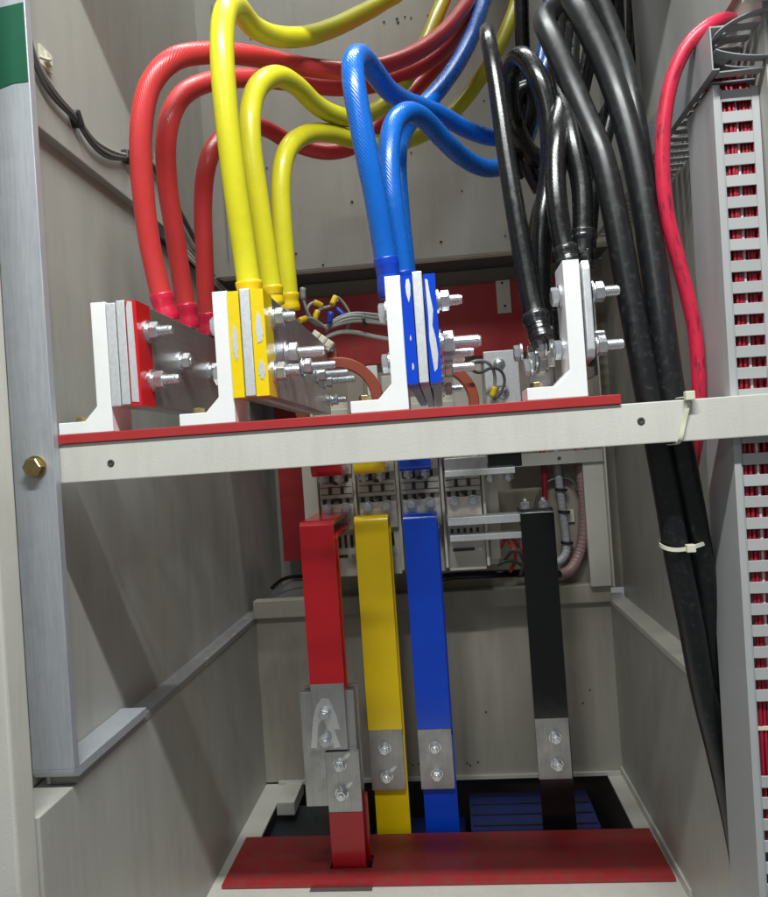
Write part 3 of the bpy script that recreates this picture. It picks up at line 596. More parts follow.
# ------------------------------------------------------------------ lower busbars
def l_profile(y0, ytop_back, ztop, zbot, th, r=0.012):
    """outer L in (y, z): down the front, over the top, back to the switch"""
    pts = []
    n = 6
    pts.append((y0, zbot))
    for i in range(n + 1):
        a = PI - (PI / 2) * i / n
        pts.append((y0 + r + r * math.cos(a), ztop - r + r * math.sin(a)))
    pts.append((ytop_back, ztop)); pts.append((ytop_back, ztop - th))
    ri = max(0.002, r - th)
    for i in range(n + 1):
        a = PI / 2 + (PI / 2) * i / n
        pts.append((y0 + th + ri + ri * math.cos(a), ztop - th - ri + ri * math.sin(a)))
    pts.append((y0 + th, zbot))
    return pts
def lbar(x0, x1, y0, yb, ztop, zbot, zbare, mat, label, ang, rear=True):
    t = thing('phase_busbar', label, 'busbar', ((x0 + x1) / 2, y0, zbot))
    bm = bmesh.new(); prism(bm, l_profile(y0, yb, ztop, zbare, 0.010), 'x', x0, x1, 0.0008)
    obj('bar', bm, mat, t)
    be = obj('bare_end', bx(x0 + 0.0004, x1 - 0.0004, y0 - 0.0003, y0 + 0.0098, zbot, zbare - 0.0002, bev=0.0006), 'alu_joint', t)
    if rear:
        o = 0.003
        bm = bmesh.new(); prism(bm, l_profile(y0 + 0.020, yb, ztop - 0.026, zbot + 0.005, 0.010), 'x', x0 + o, x1 + o, 0.0008)
        obj('rear_bar', bm, mat, t)
    return t
def lowbar(x0, x1, y0, ztop, zbot, zbare, mat, label):
    t = thing('phase_busbar', label, 'busbar', ((x0 + x1) / 2, y0, zbot))
    obj('bar', bx(x0, x1, y0, y0 + 0.010, zbot, zbare, bev=0.0008), mat, t)
    if ztop > zbare: obj('bare_end', bx(x0 + 0.0003, x1 - 0.0003, y0 - 0.0002, y0 + 0.0102, zbare + 0.0002, ztop, bev=0.0006), 'alu_joint', t)
    return t
def ybolts(t, pts, y, d=0.011, sh=0.017):
    for p in pts: bolt(t, (p[0], y, p[2]), '-y', d, sh, spin=random.random())

# red: brought forward
YR = 0.455
xr0, xr1 = (-0.2687, 0.4550, -0.2500)[0], (-0.2074, 0.4550, -0.2531)[0]
ub = lbar(xr0, xr1, YR, 0.640, (-0.2337, 0.4550, -0.1105)[2], (-0.2509, 0.4550, -0.5188)[2], (-0.2428, 0.4550, -0.4014)[2], 'bar_red', 'red painted busbar bent back at the top to the switch', 0)
bm = bmesh.new(); prism(bm, [(p[0], p[2]) for p in [(-0.2741, 0.4550, -0.5145), (-0.2671, 0.4550, -0.4647), (-0.2599, 0.4550, -0.4400), (-0.2481, 0.4550, -0.4262), (-0.2356, 0.4550, -0.4284), (-0.2249, 0.4550, -0.4556), (-0.2195, 0.4550, -0.4825), (-0.2303, 0.4550, -0.4821), (-0.2199, 0.4550, -0.5145), (-0.2326, 0.4550, -0.5159), (-0.2362, 0.4550, -0.4890), (-0.2428, 0.4550, -0.4799), (-0.2485, 0.4550, -0.4583), (-0.2588, 0.4550, -0.4758), (-0.2633, 0.4550, -0.5149)]], 'y', YR - 0.0006, YR - 0.0003)
obj('ground_or_glint_patch', bm, 'alu_ground_or_glint', ub)
ybolts(ub, [(-0.2445, 0.4550, -0.4531), (-0.2460, 0.4550, -0.5012)], YR - 0.0006)
sx0, sx1 = (-0.2914, 0.4660, -0.5221)[0], (-0.1932, 0.4660, -0.5253)[0]
sp = thing('splice_plate', 'wide bare aluminium splice plate behind the red busbar joint', 'splice plate', ((sx0 + sx1) / 2, YR + 0.011, (-0.2709, 0.4660, -0.6236)[2]))
obj('plate', bx(sx0, sx1, YR + 0.0104, YR + 0.020, (-0.2709, 0.4660, -0.6236)[2], (-0.2349, 0.4660, -0.4179)[2], bev=0.0008), 'alu_joint', sp)
obj('plate', bx(sx0 + 0.004, sx1 + 0.004, YR + 0.0345, YR + 0.044, (-0.2709, 0.4660, -0.6236)[2] + 0.004, (-0.2349, 0.4660, -0.4179)[2] + 0.002, bev=0.0008), 'alu_joint', sp)
lx0, lx1 = (-0.2497, 0.4550, -0.6079)[0], (-0.1887, 0.4550, -0.6096)[0]
lb = lowbar(lx0, lx1, YR, (-0.2349, 0.4550, -0.5229)[2], -0.74, (-0.2224, 0.4550, -0.6300)[2], 'bar_red', 'lower red busbar passing down through the red floor plate')
obj('rear_bar', bx(lx0 + 0.006, lx1 + 0.006, YR + 0.0205, YR + 0.0305, -0.74, (-0.2209, 0.4550, -0.6087)[2], bev=0.0008), 'bar_red', lb)
ybolts(lb, [(-0.2237, 0.4550, -0.5446), (-0.2237, 0.4550, -0.5962)], YR - 0.0002)
obj('hot_spot', bx(lx0, lx1, YR + 0.0303, YR + 0.0343, (-0.2209, 0.4550, -0.6087)[2] + 0.001, (-0.2185, 0.4550, -0.5732)[2]), 'alu_joint', lb)

def phase(x0, x1, Y, ztop, zb0, zb1, mat, l1, l2, boltpx):
    u = lbar(x0, x1, Y, 0.640, ztop, zb1, zb0, mat, l1, 0)
    ybolts(u, boltpx, Y - 0.0003)
    l = lowbar(x0 + 0.003, x1 + 0.003, Y + 0.0104, zb1 + 0.10, -0.95, zb1 + 0.10, mat, l2)
    return u, l
Yq = 0.578
yel, _ = phase((-0.1858, 0.5780, -0.3582)[0], (-0.1194, 0.5780, -0.3613)[0], Yq, (-0.1496, 0.5780, -0.1180)[2], (-0.1508, 0.5780, -0.5349)[2], (-0.1549, 0.5780, -0.6513)[2], 'bar_yellow', 'yellow painted busbar bent back at the top to the switch', 'lower yellow busbar going down behind the red floor plate', [(-0.1552, 0.5780, -0.5697), (-0.1550, 0.5780, -0.6241)])
phase((-0.0902, 0.5780, -0.3626)[0], (-0.0245, 0.5780, -0.3656)[0], Yq, (-0.0599, 0.5780, -0.1196)[2], (-0.0537, 0.5780, -0.5364)[2], (-0.0578, 0.5780, -0.6521)[2], 'bar_blue', 'blue painted busbar bent back at the top to the switch', 'lower blue busbar going down behind the red floor plate', [(-0.0580, 0.5780, -0.5710), (-0.0578, 0.5780, -0.6232)])
bk, _ = phase((0.1355, 0.5780, -0.3730)[0], (0.1993, 0.5780, -0.3759)[0], Yq, (0.1697, 0.5780, -0.1240)[2], (0.1703, 0.5780, -0.5234)[2], (0.1679, 0.5780, -0.6394)[2], 'bar_black', 'black painted neutral busbar with two bolts on its top', 'lower black busbar going down behind the red floor plate', [(0.1715, 0.5780, -0.5596), (0.1717, 0.5780, -0.6110)])
zt = (0.1697, 0.5780, -0.1240)[2]
for p in ((0.1494, 0.6100, -0.1137), (0.1844, 0.6100, -0.1119)): bolt(bk, (p[0], 0.61, zt), '+z', 0.010, 0.020)

def streak(px, py_, Y, parent, l=0.020, w=0.007, a=40):  # bright streak beside a bolt: light reflection painted as a patch, with scratches
    c, s_ = math.cos(math.radians(a)), math.sin(math.radians(a))
    pts = [(px + c * u - s_ * v, py_ + s_ * u + c * v) for u, v in ((0, -w * .4), (l * .6, -w * .5), (l, -w * .2), (l * .95, w * .3), (l * .5, w * .5), (0, w * .4))]
    bm = bmesh.new(); prism(bm, pts, 'y', Y - 0.0003, Y); obj('ground_or_glint_patch', bm, 'alu_ground_or_glint', parent)
for p in ((-0.2237, 0.4550, -0.5446), (-0.2237, 0.4550, -0.5962)): streak(p[0] + 0.004, p[2] + 0.006, YR - 0.0002, lb)
for p in ((-0.1550, 0.5780, -0.6241),): streak(p[0] + 0.004, p[2] + 0.006, Yq - 0.0004, yel)
# ------------------------------------------------------------------ floor plate
zp = -0.7275
fp = thing('floor_plate', 'red insulating floor plate pierced by the red busbar', 'plate', (-0.05, 0.49, ZF))
pa, pb_, pc, pd = (-0.4367, 0.4110, -0.7275), (0.3267, 0.4033, -0.7275), (0.3333, 0.5539, -0.7275), (-0.4381, 0.5692, -0.7275)
xa, xb, y0_, y1_ = (pa[0] + pd[0]) / 2, (pb_[0] + pc[0]) / 2, (pa[1] + pb_[1]) / 2, (pc[1] + pd[1]) / 2
bm = bmesh.new()
xs = [xa, lx0 - 0.004, lx1 + 0.010, xb]; ys = [y0_, YR - 0.004, YR + 0.036, y1_]
gv = [[[bm.verts.new((x, y, z)) for z in (zp - 0.006, zp)] for y in ys] for x in xs]
for i in range(3):
    for k in range(3):
        if i == 1 and k == 1: continue
        for h in (0, 1): bm.faces.new([gv[i][k][h], gv[i + 1][k][h], gv[i + 1][k + 1][h], gv[i][k + 1][h]])
bmesh.ops.recalc_face_normals(bm, faces=bm.faces[:])
for e in [e for e in bm.edges if len(e.link_faces) == 1 and abs(e.verts[0].co.z - zp) < 1e-5]:
    a, b = e.verts
    f = lambda v: min((w for w in bm.verts if abs(w.co.z - zp + 0.006) < 1e-5), key=lambda w: (w.co - v.co).length)
    bm.faces.new((a, b, f(b), f(a)))
bmesh.ops.recalc_face_normals(bm, faces=bm.faces[:])
obj('plate', bm, 'floor_red', fp)
# slot in the floor under the red bar
obj('floor_slot', bx(*(lambda a, b: (a[0], b[0], b[1], a[1], ZF + 0.0004, ZF + 0.0008))((-0.2806, 0.4190, -0.7350), (-0.1734, 0.3966, -0.7350))), 'dark_recess', fl)

# things seen in the pit
t = thing('blue_unit', 'dark blue painted unit seen through the floor opening', 'electrical unit', (0.15, 0.75, -1.12))
obj('housing', bx(0.000, 0.270, 0.70, 0.87, -1.1198, -0.800, bev=0.004), 'unit_blue', t)
for i in range(4): obj('rib', bx(0.002, 0.268, 0.6945, 0.6995, -0.820 - i * 0.028, -0.812 - i * 0.028, bev=0.001), 'unit_blue', t)
for i in range(3): obj('top_groove', bx(0.006, 0.264, 0.720 + i * 0.045, 0.724 + i * 0.045, -0.7999, -0.7985), 'box_black', t)
t = thing('blue_unit', 'dark blue unit seen between the red and yellow busbars', 'electrical unit', (-0.10, 0.75, -1.12))
obj('housing', bx(-0.215, -0.010, 0.68, 0.85, -1.1198, -0.845, bev=0.004), 'unit_blue', t)
t = thing('black_block', 'black plastic block with round knobs in the floor opening', 'electrical unit', (-0.34, 0.72, -1.12))
obj('housing', bx(-0.42, -0.235, 0.60, 0.78, -1.1198, -0.775, bev=0.004), 'box_black', t)
for q in (-0.375, -0.295):
    inst('knob', ('knob',), lambda: lathe(bmesh.new(), [(0, 0), (0.017, 0), (0.017, 0.006), (0.012, 0.012), (0, 0.012)], 20), 'box_black', t, (q, 0.60, -0.815), AX['-y'])
obj('cap', bx(-0.33, -0.26, 0.605, 0.70, -0.7748, -0.758, bev=0.003), 'box_black', t)

# ------------------------------------------------------------------ four-pole switch
YS = 0.640
sw = thing('load_switch', 'grey four pole switch that the busbars are bolted to', 'switch', (-0.10, 0.72, -0.245))
edges = [-0.2653, -0.1869, -0.0991, -0.0102, 0.0718]
zs0, zs1 = -0.245, 0.120
obj('base', bx(-0.290, 0.096, YS + 0.040, 0.8195, zs0 + 0.004, zs1 - 0.004), 'switch_grey', sw)
obj('end_cap', bx(-0.2965, edges[0] - 0.001, YS + 0.006, YS + 0.0395, -0.195, 0.0, bev=0.003), 'switch_grey', sw)
obj('end_cap', bx(edges[4] + 0.001, 0.1020, YS + 0.012, YS + 0.0395, -0.175, 0.0, bev=0.003), 'switch_grey', sw)
obj('end_block', bx(edges[4] + 0.006, 0.098, YS + 0.002, YS + 0.0118, -0.225, -0.185, bev=0.002), 'switch_grey', sw)
for k in range(5):
    e = edges[k]
    obj('barrier', bx(e - 0.0028, e + 0.0028, YS - 0.012, YS + 0.0392, zs0 + 0.01, zs1, bev=0.001), 'switch_grey', sw)
zplate = (-0.148, -0.095)
for k in range(4):
    a, b = edges[k] + 0.0032, edges[k + 1] - 0.0032; c = (a + b) / 2; w = b - a
    md = obj('pole_module', bx(a, b, YS + 0.008, YS + 0.0394, zs0, zs1 - 0.02, bev=0.002), 'switch_grey', sw)
    obj('handle_bridge', bx(a + 0.002, b - 0.002, YS - 0.002, YS + 0.0078, -0.083, -0.052, bev=0.0015), 'switch_grey', md)
    for zz in (-0.0605, -0.0745): obj('groove', bx(a + 0.004, b - 0.004, YS - 0.0028, YS - 0.0021, zz - 0.0007, zz + 0.0007), 'switch_dark', md)
    dk = 'switch_dark' if k < 2 else 'switch_grey'
    for s in (-1, 1):
        obj('slot', bx(c + s * 0.0125 - 0.0035, c + s * 0.0125 + 0.0035, YS - 0.0045, YS - 0.0029, -0.0745, -0.0590), 'switch_dark', md)
    for zz in (-0.0520, -0.0865): obj('slot', bx(c - 0.005, c + 0.005, YS - 0.0042, YS - 0.0024, zz - 0.0035, zz + 0.0035), 'switch_dark', md)
    # recesses above and below the bridge
    for z0, z1 in ((-0.050, -0.036), (-0.0945, -0.0845)):
        for i in range(4):
            obj('recess', bx(a + 0.006 + i * w * 0.22, a + 0.006 + i * w * 0.22 + w * 0.10, YS + 0.0066, YS + 0.0079, z0, z1), 'switch_dark', md)
    tp = obj('terminal', bx(a + 0.004, b - 0.002, YS - 0.003, YS + 0.0076, zplate[0], zplate[1], bev=0.001), 'tin', sw)
    for s in (-1, 1):
        bolt(tp, (c + s * 0.019, YS - 0.003, -0.104), '-y', 0.0105, 0.014)
    tq = obj('terminal', bx(a + 0.004, b - 0.002, YS - 0.003, YS + 0.0076, -0.034, 0.02, bev=0.001), 'tin', sw)
    for s in (-1, 1):
        bolt(tq, (c + s * 0.019, YS - 0.003, -0.026), '-y', 0.0105, 0.014)
    for i in range(5):
        obj('vent', bx(a + 0.008 + i * w * 0.17, a + 0.008 + i * w * 0.17 + 0.0055, YS + 0.0062, YS + 0.0079, -0.186, -0.160), 'switch_dark', md)
    obj('vent', bx(a + 0.010, b - 0.022, YS + 0.0066, YS + 0.0079, -0.206, -0.200), 'switch_dark', md)
    obj('screw', bx(b - 0.014, b - 0.008, YS + 0.0064, YS + 0.0079, -0.206, -0.200, bev=0.0005), 'zinc', md)
# coloured upper terminals: ends of the bent links above the switch
zl0 = (-0.1415, 0.5550, -0.0347)[2]
for k, (m, lab) in enumerate((('bar_red', 'red bent link above the switch, half hidden by the rail'), ('bar_yellow', 'yellow bent link above the switch, half hidden by the rail'), ('bar_blue', 'blue bent link above the switch, half hidden by the rail'))):
    c = (edges[k] + edges[k + 1]) / 2 - 0.004
    t = thing('bent_link', lab, 'busbar link', (c, 0.58, zl0))
    pts = [(p[0], zl0 - (p[1] - zl0)) for p in l_profile(0.555, 0.6365, zl0, zl0 - 0.075, 0.010, 0.014)]
    bm = bmesh.new(); prism(bm, pts, 'x', c - 0.030, c + 0.030, 0.0008)
    obj('bar', bm, m, t)
    for sx in (-1, 1): bolt(t, (c + sx * 0.017, 0.600, zl0), '-z', 0.0105, 0.016)
# neutral links: bare bars running right to the black busbar
c3 = (edges[3] + edges[4]) / 2
def link(name, label, x0, x1, y0, y1, z0, z1, grp=None):
    o = obj(name, bx(x0, x1, y0, y1, z0, z1, bev=0.0008), 'alu_cut'); tag(o, label, 'busbar link', grp); return o
xk = (0.1384, 0.5900, -0.1444)[0]
link('neutral_link', 'upper bare bar from the switch to the black busbar', c3 - 0.034, xk - 0.001, 0.590, 0.6365, (0.0576, 0.5750, -0.1477)[2], (0.0587, 0.5750, -0.1323)[2])
link('neutral_link', 'lower bare bar from the switch to the black busbar', c3 - 0.032, xk - 0.001, 0.592, 0.6365, (0.0557, 0.5800, -0.1790)[2], (0.0565, 0.5800, -0.1674)[2])
lk = thing('neutral_link', 'bare bar with two hanging bolts below the black taped link', 'busbar link', (0.10, 0.60, (0.0830, 0.5700, -0.0529)[2]))
zz0, zz1 = (0.0640, 0.5700, -0.0517)[2], (0.0648, 0.5700, -0.0402)[2]
obj('bar', bx(c3 - 0.034, (0.1308, 0.5700, -0.0465)[0], 0.570, 0.6365, zz0, zz1, bev=0.0008), 'alu_cut', lk)
for p in ((0.0847, 0.6000, -0.0560), (0.1195, 0.6000, -0.0564)): bolt(lk, (p[0], 0.59, zz0), '-z', 0.0105, 0.016)
b2 = obj('black_link', bx((0.0818, 0.5800, -0.0242)[0], (0.1463, 0.5800, -0.0286)[0], 0.580, 0.64, zz1 + 0.0004, zz1 + 0.035, bev=0.003), 'bar_black'); tag(b2, 'short black taped link lying on a bare bar under the rail', 'busbar link')
pb = obj('pale_link', bx(c3 - 0.034, (0.0779, 0.5800, -0.0240)[0], 0.575, 0.6365, zz1 + 0.0004, zz1 + 0.024, bev=0.001), 'alu_joint'); tag(pb, 'thick pale bare link beside the short black taped one', 'busbar link')

# ------------------------------------------------------------------ red boards behind
rbz0, rbz1 = 0.238, 0.366
tb = thing('insulating_board', 'wide red insulating board high up behind the grey wires', 'insulating board', (0, 0.795, 0.18))
obj('board', bx(-0.33, 0.30, 0.796, 0.803, 0.205, rbz1, bev=0.001), 'red_board', tb)
obj('hanger', bx((0.1384, 0.7900, 0.3249)[0], (0.1690, 0.7900, 0.3222)[0], 0.790, 0.7955, (0.1518, 0.7900, 0.2948)[2], (0.1568, 0.7900, 0.3678)[2], bev=0.001), 'cream_paint', tb)
for p in ((0.1550, 0.7900, 0.3101), (0.1520, 0.7900, 0.3616)): hole(tb, (p[0], 0.79, p[2]), '-y', 0.003)
o = obj('insulating_board', bx((-0.4543, 1.1000, -0.1040)[0], -0.302, 1.100, 1.106, (-0.4326, 1.1000, -0.2713)[2], 0.25, bev=0.001), 'red_board'); tag(o, 'narrow upright red insulating board left of the switch', 'insulating board')
obj('back_strip', bx(-0.40, -0.36, 1.1062, 1.1995, -0.15, -0.13), 'dark_recess', o)

# ------------------------------------------------------------------ current transformers (resin rings)
def ring(center, R, r, th, label):
    t = thing('current_transformer', label, 'transformer', (center[0], center[1], center[2] - R), 'resin ring transformers')
    bm = bmesh.new(); n = 72
    prof = [(r, 0), (R, 0), (R, th), (r, th)]; rings = []
    e = 0.002
    prof = [(r + e, 0), (R - e, 0), (R, e), (R, th - e), (R - e, th), (r + e, th), (r, th - e), (r, e)]
    for i in range(n):
        a = 2 * PI * i / n
        rings.append([bm.verts.new((center[0] + q * math.cos(a), center[1] + h, center[2] + q * math.sin(a))) for q, h in prof])
    for i in range(n):
        A, B = rings[i], rings[(i + 1) % n]
        for k in range(len(prof)): 
            f = bm.faces.new((A[k], A[(k + 1) % len(prof)], B[(k + 1) % len(prof)], B[k]))
    bmesh.ops.recalc_face_normals(bm, faces=bm.faces[:])
    obj('ring', bm, 'resin', t, pivot=center)
    a = 2.0
    q = (center[0] - 0.006, center[1] + th / 2, center[2] + R)
    obj('terminal_lug', bx(q[0] - 0.009, q[0] + 0.009, center[1] + 0.002, center[1] + th - 0.002, q[2] - 0.006, q[2] + 0.010, bev=0.002), 'resin', t)
    bolt(t, (q[0], q[1] - 0.006, q[2] + 0.010), '+z', 0.008, head=True)
    return t
c1 = (-0.1825, 0.4500, 0.0987); c2 = (-0.0095, 0.4500, 0.0823)
ring(c1, 0.080, 0.060, 0.030, 'brick red resin ring around the yellow phase bars')
ring(c2, 0.076, 0.058, 0.030, 'brick red resin ring around the blue phase bars')
# terminal block on top of the first ring
tbk = thing('terminal_block', 'small cream terminal block on the first resin ring', 'terminal block', (-0.2029, 0.4400, 0.1952))
q = (-0.2021, 0.4400, 0.2076)
for i in range(3):
    bm = bmesh.new(); box(bm, -0.0065, 0.0065, -0.008, 0.008, -0.009, 0.009, bev=0.0012)
    box(bm, -0.0045, 0.0045, -0.0095, -0.0078, -0.004, 0.006, bev=0.0008)
    bmesh.ops.rotate(bm, cent=(0, 0, 0), matrix=Matrix.Rotation(math.radians(38), 3, 'Y'), verts=bm.verts[:])
    bmesh.ops.translate(bm, vec=(q[0] - 0.011 + i * 0.0115, q[1], q[2] + 0.009 - i * 0.009), verts=bm.verts[:])
    obj('block', bm, 'nylon', tbk)
# pale back plates between the phases
def plate(pa, pb, y, mat, label, bolts=()):
    t = thing('terminal_plate', label, 'plate', ((pa[0] + pb[0]) / 2, y, pb[2]))
    obj('plate', bx(pa[0], pb[0], y, y + 0.008, pb[2], pa[2], bev=0.001), mat, t)
    for q in bolts:
        inst('rivet', ('rivet',), lambda: lathe(bmesh.new(), [(0, 0), (0.011, 0), (0.011, 0.002), (0.008, 0.005), (0, 0.006)], 18), 'zinc', t, (q[0], y, q[2]), AX['-y'], True)
    return t
plate((0.0816, 0.5000, 0.1735), (0.1438, 0.5000, 0.0596), 0.50, 'alu_cut', 'bare aluminium plate with two round bolts behind the rail', ((0.1088, 0.5000, 0.1495), (0.1123, 0.5000, 0.0965)))
plate((0.0261, 0.6200, 0.1666), (0.0831, 0.6200, 0.0746), 0.62, 'switch_grey', 'pale grey cover plate behind the blue ring')
plate((-0.1436, 0.6000, 0.1776), (-0.1220, 0.6000, 0.0845), 0.60, 'white_paint', 'white plate behind the first resin ring')
plate((-0.1168, 0.6200, 0.1578), (-0.0916, 0.6200, 0.0834), 0.62, 'switch_grey', 'small grey cover plate behind the blue bracket')
plate((-0.1859, 0.6000, 0.1750), (-0.1518, 0.6000, 0.0867), 0.605, 'tan_wall', 'tan plate seen through the first resin ring')

# ------------------------------------------------------------------ small control wires
G_W = 'grey control wires in front of the red board'
def wire(label, mat, pts, r, group, cat='wire', segs=8, name='control_wire', step=0.006):
    o = obj(name, tube(bmesh.new(), pts, r, segs, step), mat); tag(o, label, cat, group); return o
def bundle_tie(parent, loc, r, axis, mat='black_plastic', w=0.006):
    inst('cable_tie', ('tie', round(r, 4), mat), lambda: lathe(bmesh.new(), [(r * 0.6, 0), (r, 0), (r, w), (r * 0.6, w), (r * 0.6, 0)], 16), mat, parent, loc, axis)
wb1 = thing('wire_bundle', 'tied bundle of grey wires running right before the red board', 'wire bundle', (-0.1495, 0.6000, 0.2658))
for i in range(4):
    pts = [(-0.2111, 0.5800, 0.2575), (-0.1919, 0.5900, 0.2695), (-0.1648, 0.6000, 0.2770), (-0.1210, 0.6200, 0.2731), (-0.0822, 0.6400, 0.2694), (-0.0122, 0.6800, 0.2645)]
    dz = (i - 1.5) * 0.0055
    obj('wire', tube(bmesh.new(), [(p[0], p[1] + random.uniform(-.003, .003), p[2] + dz * (1 if 0 < j else 0.3) * random.uniform(.8, 1.1)) for j, p in enumerate(pts)], 0.0033, 8), 'wire_grey', wb1)
q = (-0.1443, 0.6100, 0.2712); bundle_tie(wb1, (q[0], q[1], q[2]), 0.0135, AX['+x'])
wb2 = thing('wire_bundle', 'thin pair of grey wires sagging before the red board', 'wire bundle', (-0.1812, 0.6000, 0.2425))
for i in range(2):
    pts = [(-0.2150, 0.5700, 0.2345), (-0.1936, 0.5900, 0.2459), (-0.1621, 0.6100, 0.2466), (-0.1304, 0.6300, 0.2391), (-0.0856, 0.6500, 0.2304), (-0.0152, 0.6800, 0.2209)]
    obj('wire', tube(bmesh.new(), [(p[0], p[1] + i * 0.006, p[2] + i * 0.004) for p in pts], 0.0030, 8), 'wire_grey', wb2)
def ferrule_wire(pts, col, label, flen=0.024):
    t = thing('control_wire', label, 'wire', pts[0], G_W)
    obj('wire', tube(bmesh.new(), pts, 0.0030, 8, 0.005), 'wire_grey', t)
    P = catmull(pts, 0.003); L = 0; sp = [P[-1]]
    for a, b in zip(P[::-1], P[-2::-1]):
        L += (b - a).length; sp.append(b)
        if L > flen: break
    obj('ferrule', tube(bmesh.new(), sp[::3], 0.0058, 10, 0.004), col, t)
ferrule_wire([(-0.2070, 0.5800, 0.2591), (-0.2329, 0.5700, 0.2615), (-0.2458, 0.5600, 0.2764), (-0.2466, 0.5600, 0.2940), (-0.2338, 0.5700, 0.3067), (-0.2202, 0.5800, 0.2997)], 'ferrule_yellow', 'grey wire curling left and back with a yellow ferrule')
ferrule_wire([(-0.1814, 0.6200, 0.2518), (-0.1681, 0.6100, 0.2772), (-0.1735, 0.6000, 0.2958), (-0.1850, 0.5900, 0.3126), (-0.1911, 0.5800, 0.3169), (-0.1988, 0.5700, 0.2978)], 'ferrule_yellow', 'grey wire arching highest, ending in a yellow ferrule')
ferrule_wire([(-0.2072, 0.5800, 0.2572), (-0.2251, 0.5700, 0.2608), (-0.2402, 0.5600, 0.2720), (-0.2467, 0.5500, 0.2920), (-0.2513, 0.5500, 0.3118), (-0.2524, 0.5500, 0.3235), (-0.2499, 0.5500, 0.3310)], 'wire_grey', 'grey wire with a bare end standing straight up')
ferrule_wire([(-0.1905, 0.6000, 0.3132), (-0.2060, 0.5900, 0.2985), (-0.2205, 0.5800, 0.2958), (-0.2313, 0.5700, 0.2849), (-0.2342, 0.5700, 0.2714)], 'ferrule_yellow', 'grey wire in a small inner loop with a yellow ferrule')
ferrule_wire([(-0.2158, 0.5800, 0.2480), (-0.2074, 0.5700, 0.2594), (-0.2037, 0.5650, 0.2718), (-0.2010, 0.5650, 0.2833)], 'ferrule_blue', 'grey wire with a blue ferrule beside the terminal block')
ferrule_wire([(-0.1787, 0.6100, 0.2701), (-0.1786, 0.6000, 0.2802), (-0.1861, 0.6000, 0.2888), (-0.1957, 0.6000, 0.2957)], 'ferrule_blue', 'short grey wire with a blue ferrule before the red board')
ferrule_wire([(-0.2100, 0.5700, 0.2498), (-0.2253, 0.5500, 0.2631), (-0.2387, 0.5200, 0.2664), (-0.2524, 0.5000, 0.2582)], 'ferrule_yellow', 'grey wire reaching left to the yellow bars with a yellow ferrule')
ferrule_wire([(0.0542, 0.4400, 0.1483), (0.0683, 0.4400, 0.1524), (0.0841, 0.4500, 0.1489), (0.0966, 0.4700, 0.1344), (0.0974, 0.4800, 0.1103), (0.0907, 0.4800, 0.0893)], 'ferrule_yellow', 'grey wire with a yellow ferrule lying on the bare plate', 0.016)
o = wire('thin grey wire loop crossing the bare plate behind the rail', 'wire_dark', [(0.0496, 0.4200, 0.1410), (0.0628, 0.4300, 0.1291), (0.0796, 0.4500, 0.1335), (0.0929, 0.4600, 0.1406), (0.1074, 0.4700, 0.1371), (0.1159, 0.4800, 0.1214), (0.1109, 0.4800, 0.1003), (0.0938, 0.4800, 0.0837)], 0.0028, None)
# grey wire bundle on the left wall
lw = thing('wire_bundle', 'dark grey wire bundle sagging across the upper left wall', 'wire bundle', (-0.4676, 0.1258, 0.4841))
for i in range(4):
    pts = [(-0.4670, 0.0074, 0.5815), (-0.4670, 0.0137, 0.5455), (-0.4670, 0.0267, 0.5127), (-0.4670, 0.0528, 0.4930), (-0.4670, 0.0894, 0.4855), (-0.4662, 0.1258, 0.4840), (-0.4662, 0.1540, 0.4704), (-0.4670, 0.2025, 0.4712), (-0.4676, 0.2648, 0.4897), (-0.4676, 0.3024, 0.5036), (-0.4676, 0.3759, 0.5253), (-0.4676, 0.4605, 0.5008), (-0.4676, 0.6091, 0.4416)]
    k = (i - 1.5)
    obj('wire', tube(bmesh.new(), [(p[0] + 0.002 * (i % 2), p[1], p[2] + k * 0.0030 * (1.4 if j in (3, 7) else 0.8)) for j, p in enumerate(pts)], 0.0027, 8, 0.01), 'wire_dark' if i < 2 else 'wire_grey', lw)
q = (-0.4662, 0.1258, 0.4840); inst('clip', ('clip',), lambda: bx(-0.008, 0.006, -0.007, 0.007, -0.011, 0.011, bev=0.003), 'black_plastic', lw, q, (math.radians(35), 0, 0))
q = (-0.4662, 0.2840, 0.4975); inst('clip', ('clip2',), lambda: bx(-0.007, 0.006, -0.012, 0.012, -0.008, 0.008, bev=0.003), 'black_plastic', lw, q)
tm = thing('tie_mount', 'cream adhesive tie mount holding the wires on the left wall', 'tie mount', (-0.4736, 0.0588, 0.5262))
q = (-0.4736, 0.0615, 0.5302)
obj('pad', bx(-0.4738, -0.4695, q[1] - 0.012, q[1] + 0.014, q[2] - 0.012, q[2] + 0.014, bev=0.001), 'nylon', tm)
obj('bridge', bx(-0.4693, -0.465, q[1] - 0.006, q[1] + 0.008, q[2] - 0.006, q[2] + 0.008, bev=0.001), 'nylon', tm)
obj('strap', tube(bmesh.new(), [(-0.4635, q[1] - 0.028, q[2] - 0.012), (-0.4615, q[1] - 0.015, q[2] - 0.010), (-0.463, q[1] - 0.002, q[2] - 0.002)], 0.0022, 8), 'nylon', tm)
tm2 = obj('tie_mount', bx(-0.4738, -0.468, *(lambda a: (a[1] - .012, a[1] + .012, a[2] - .014, a[2] + .012))((-0.4734, 0.4089, 0.5411)), bev=0.001), 'nylon'); tag(tm2, 'cream tie mount half hidden behind the red cables', 'tie mount')
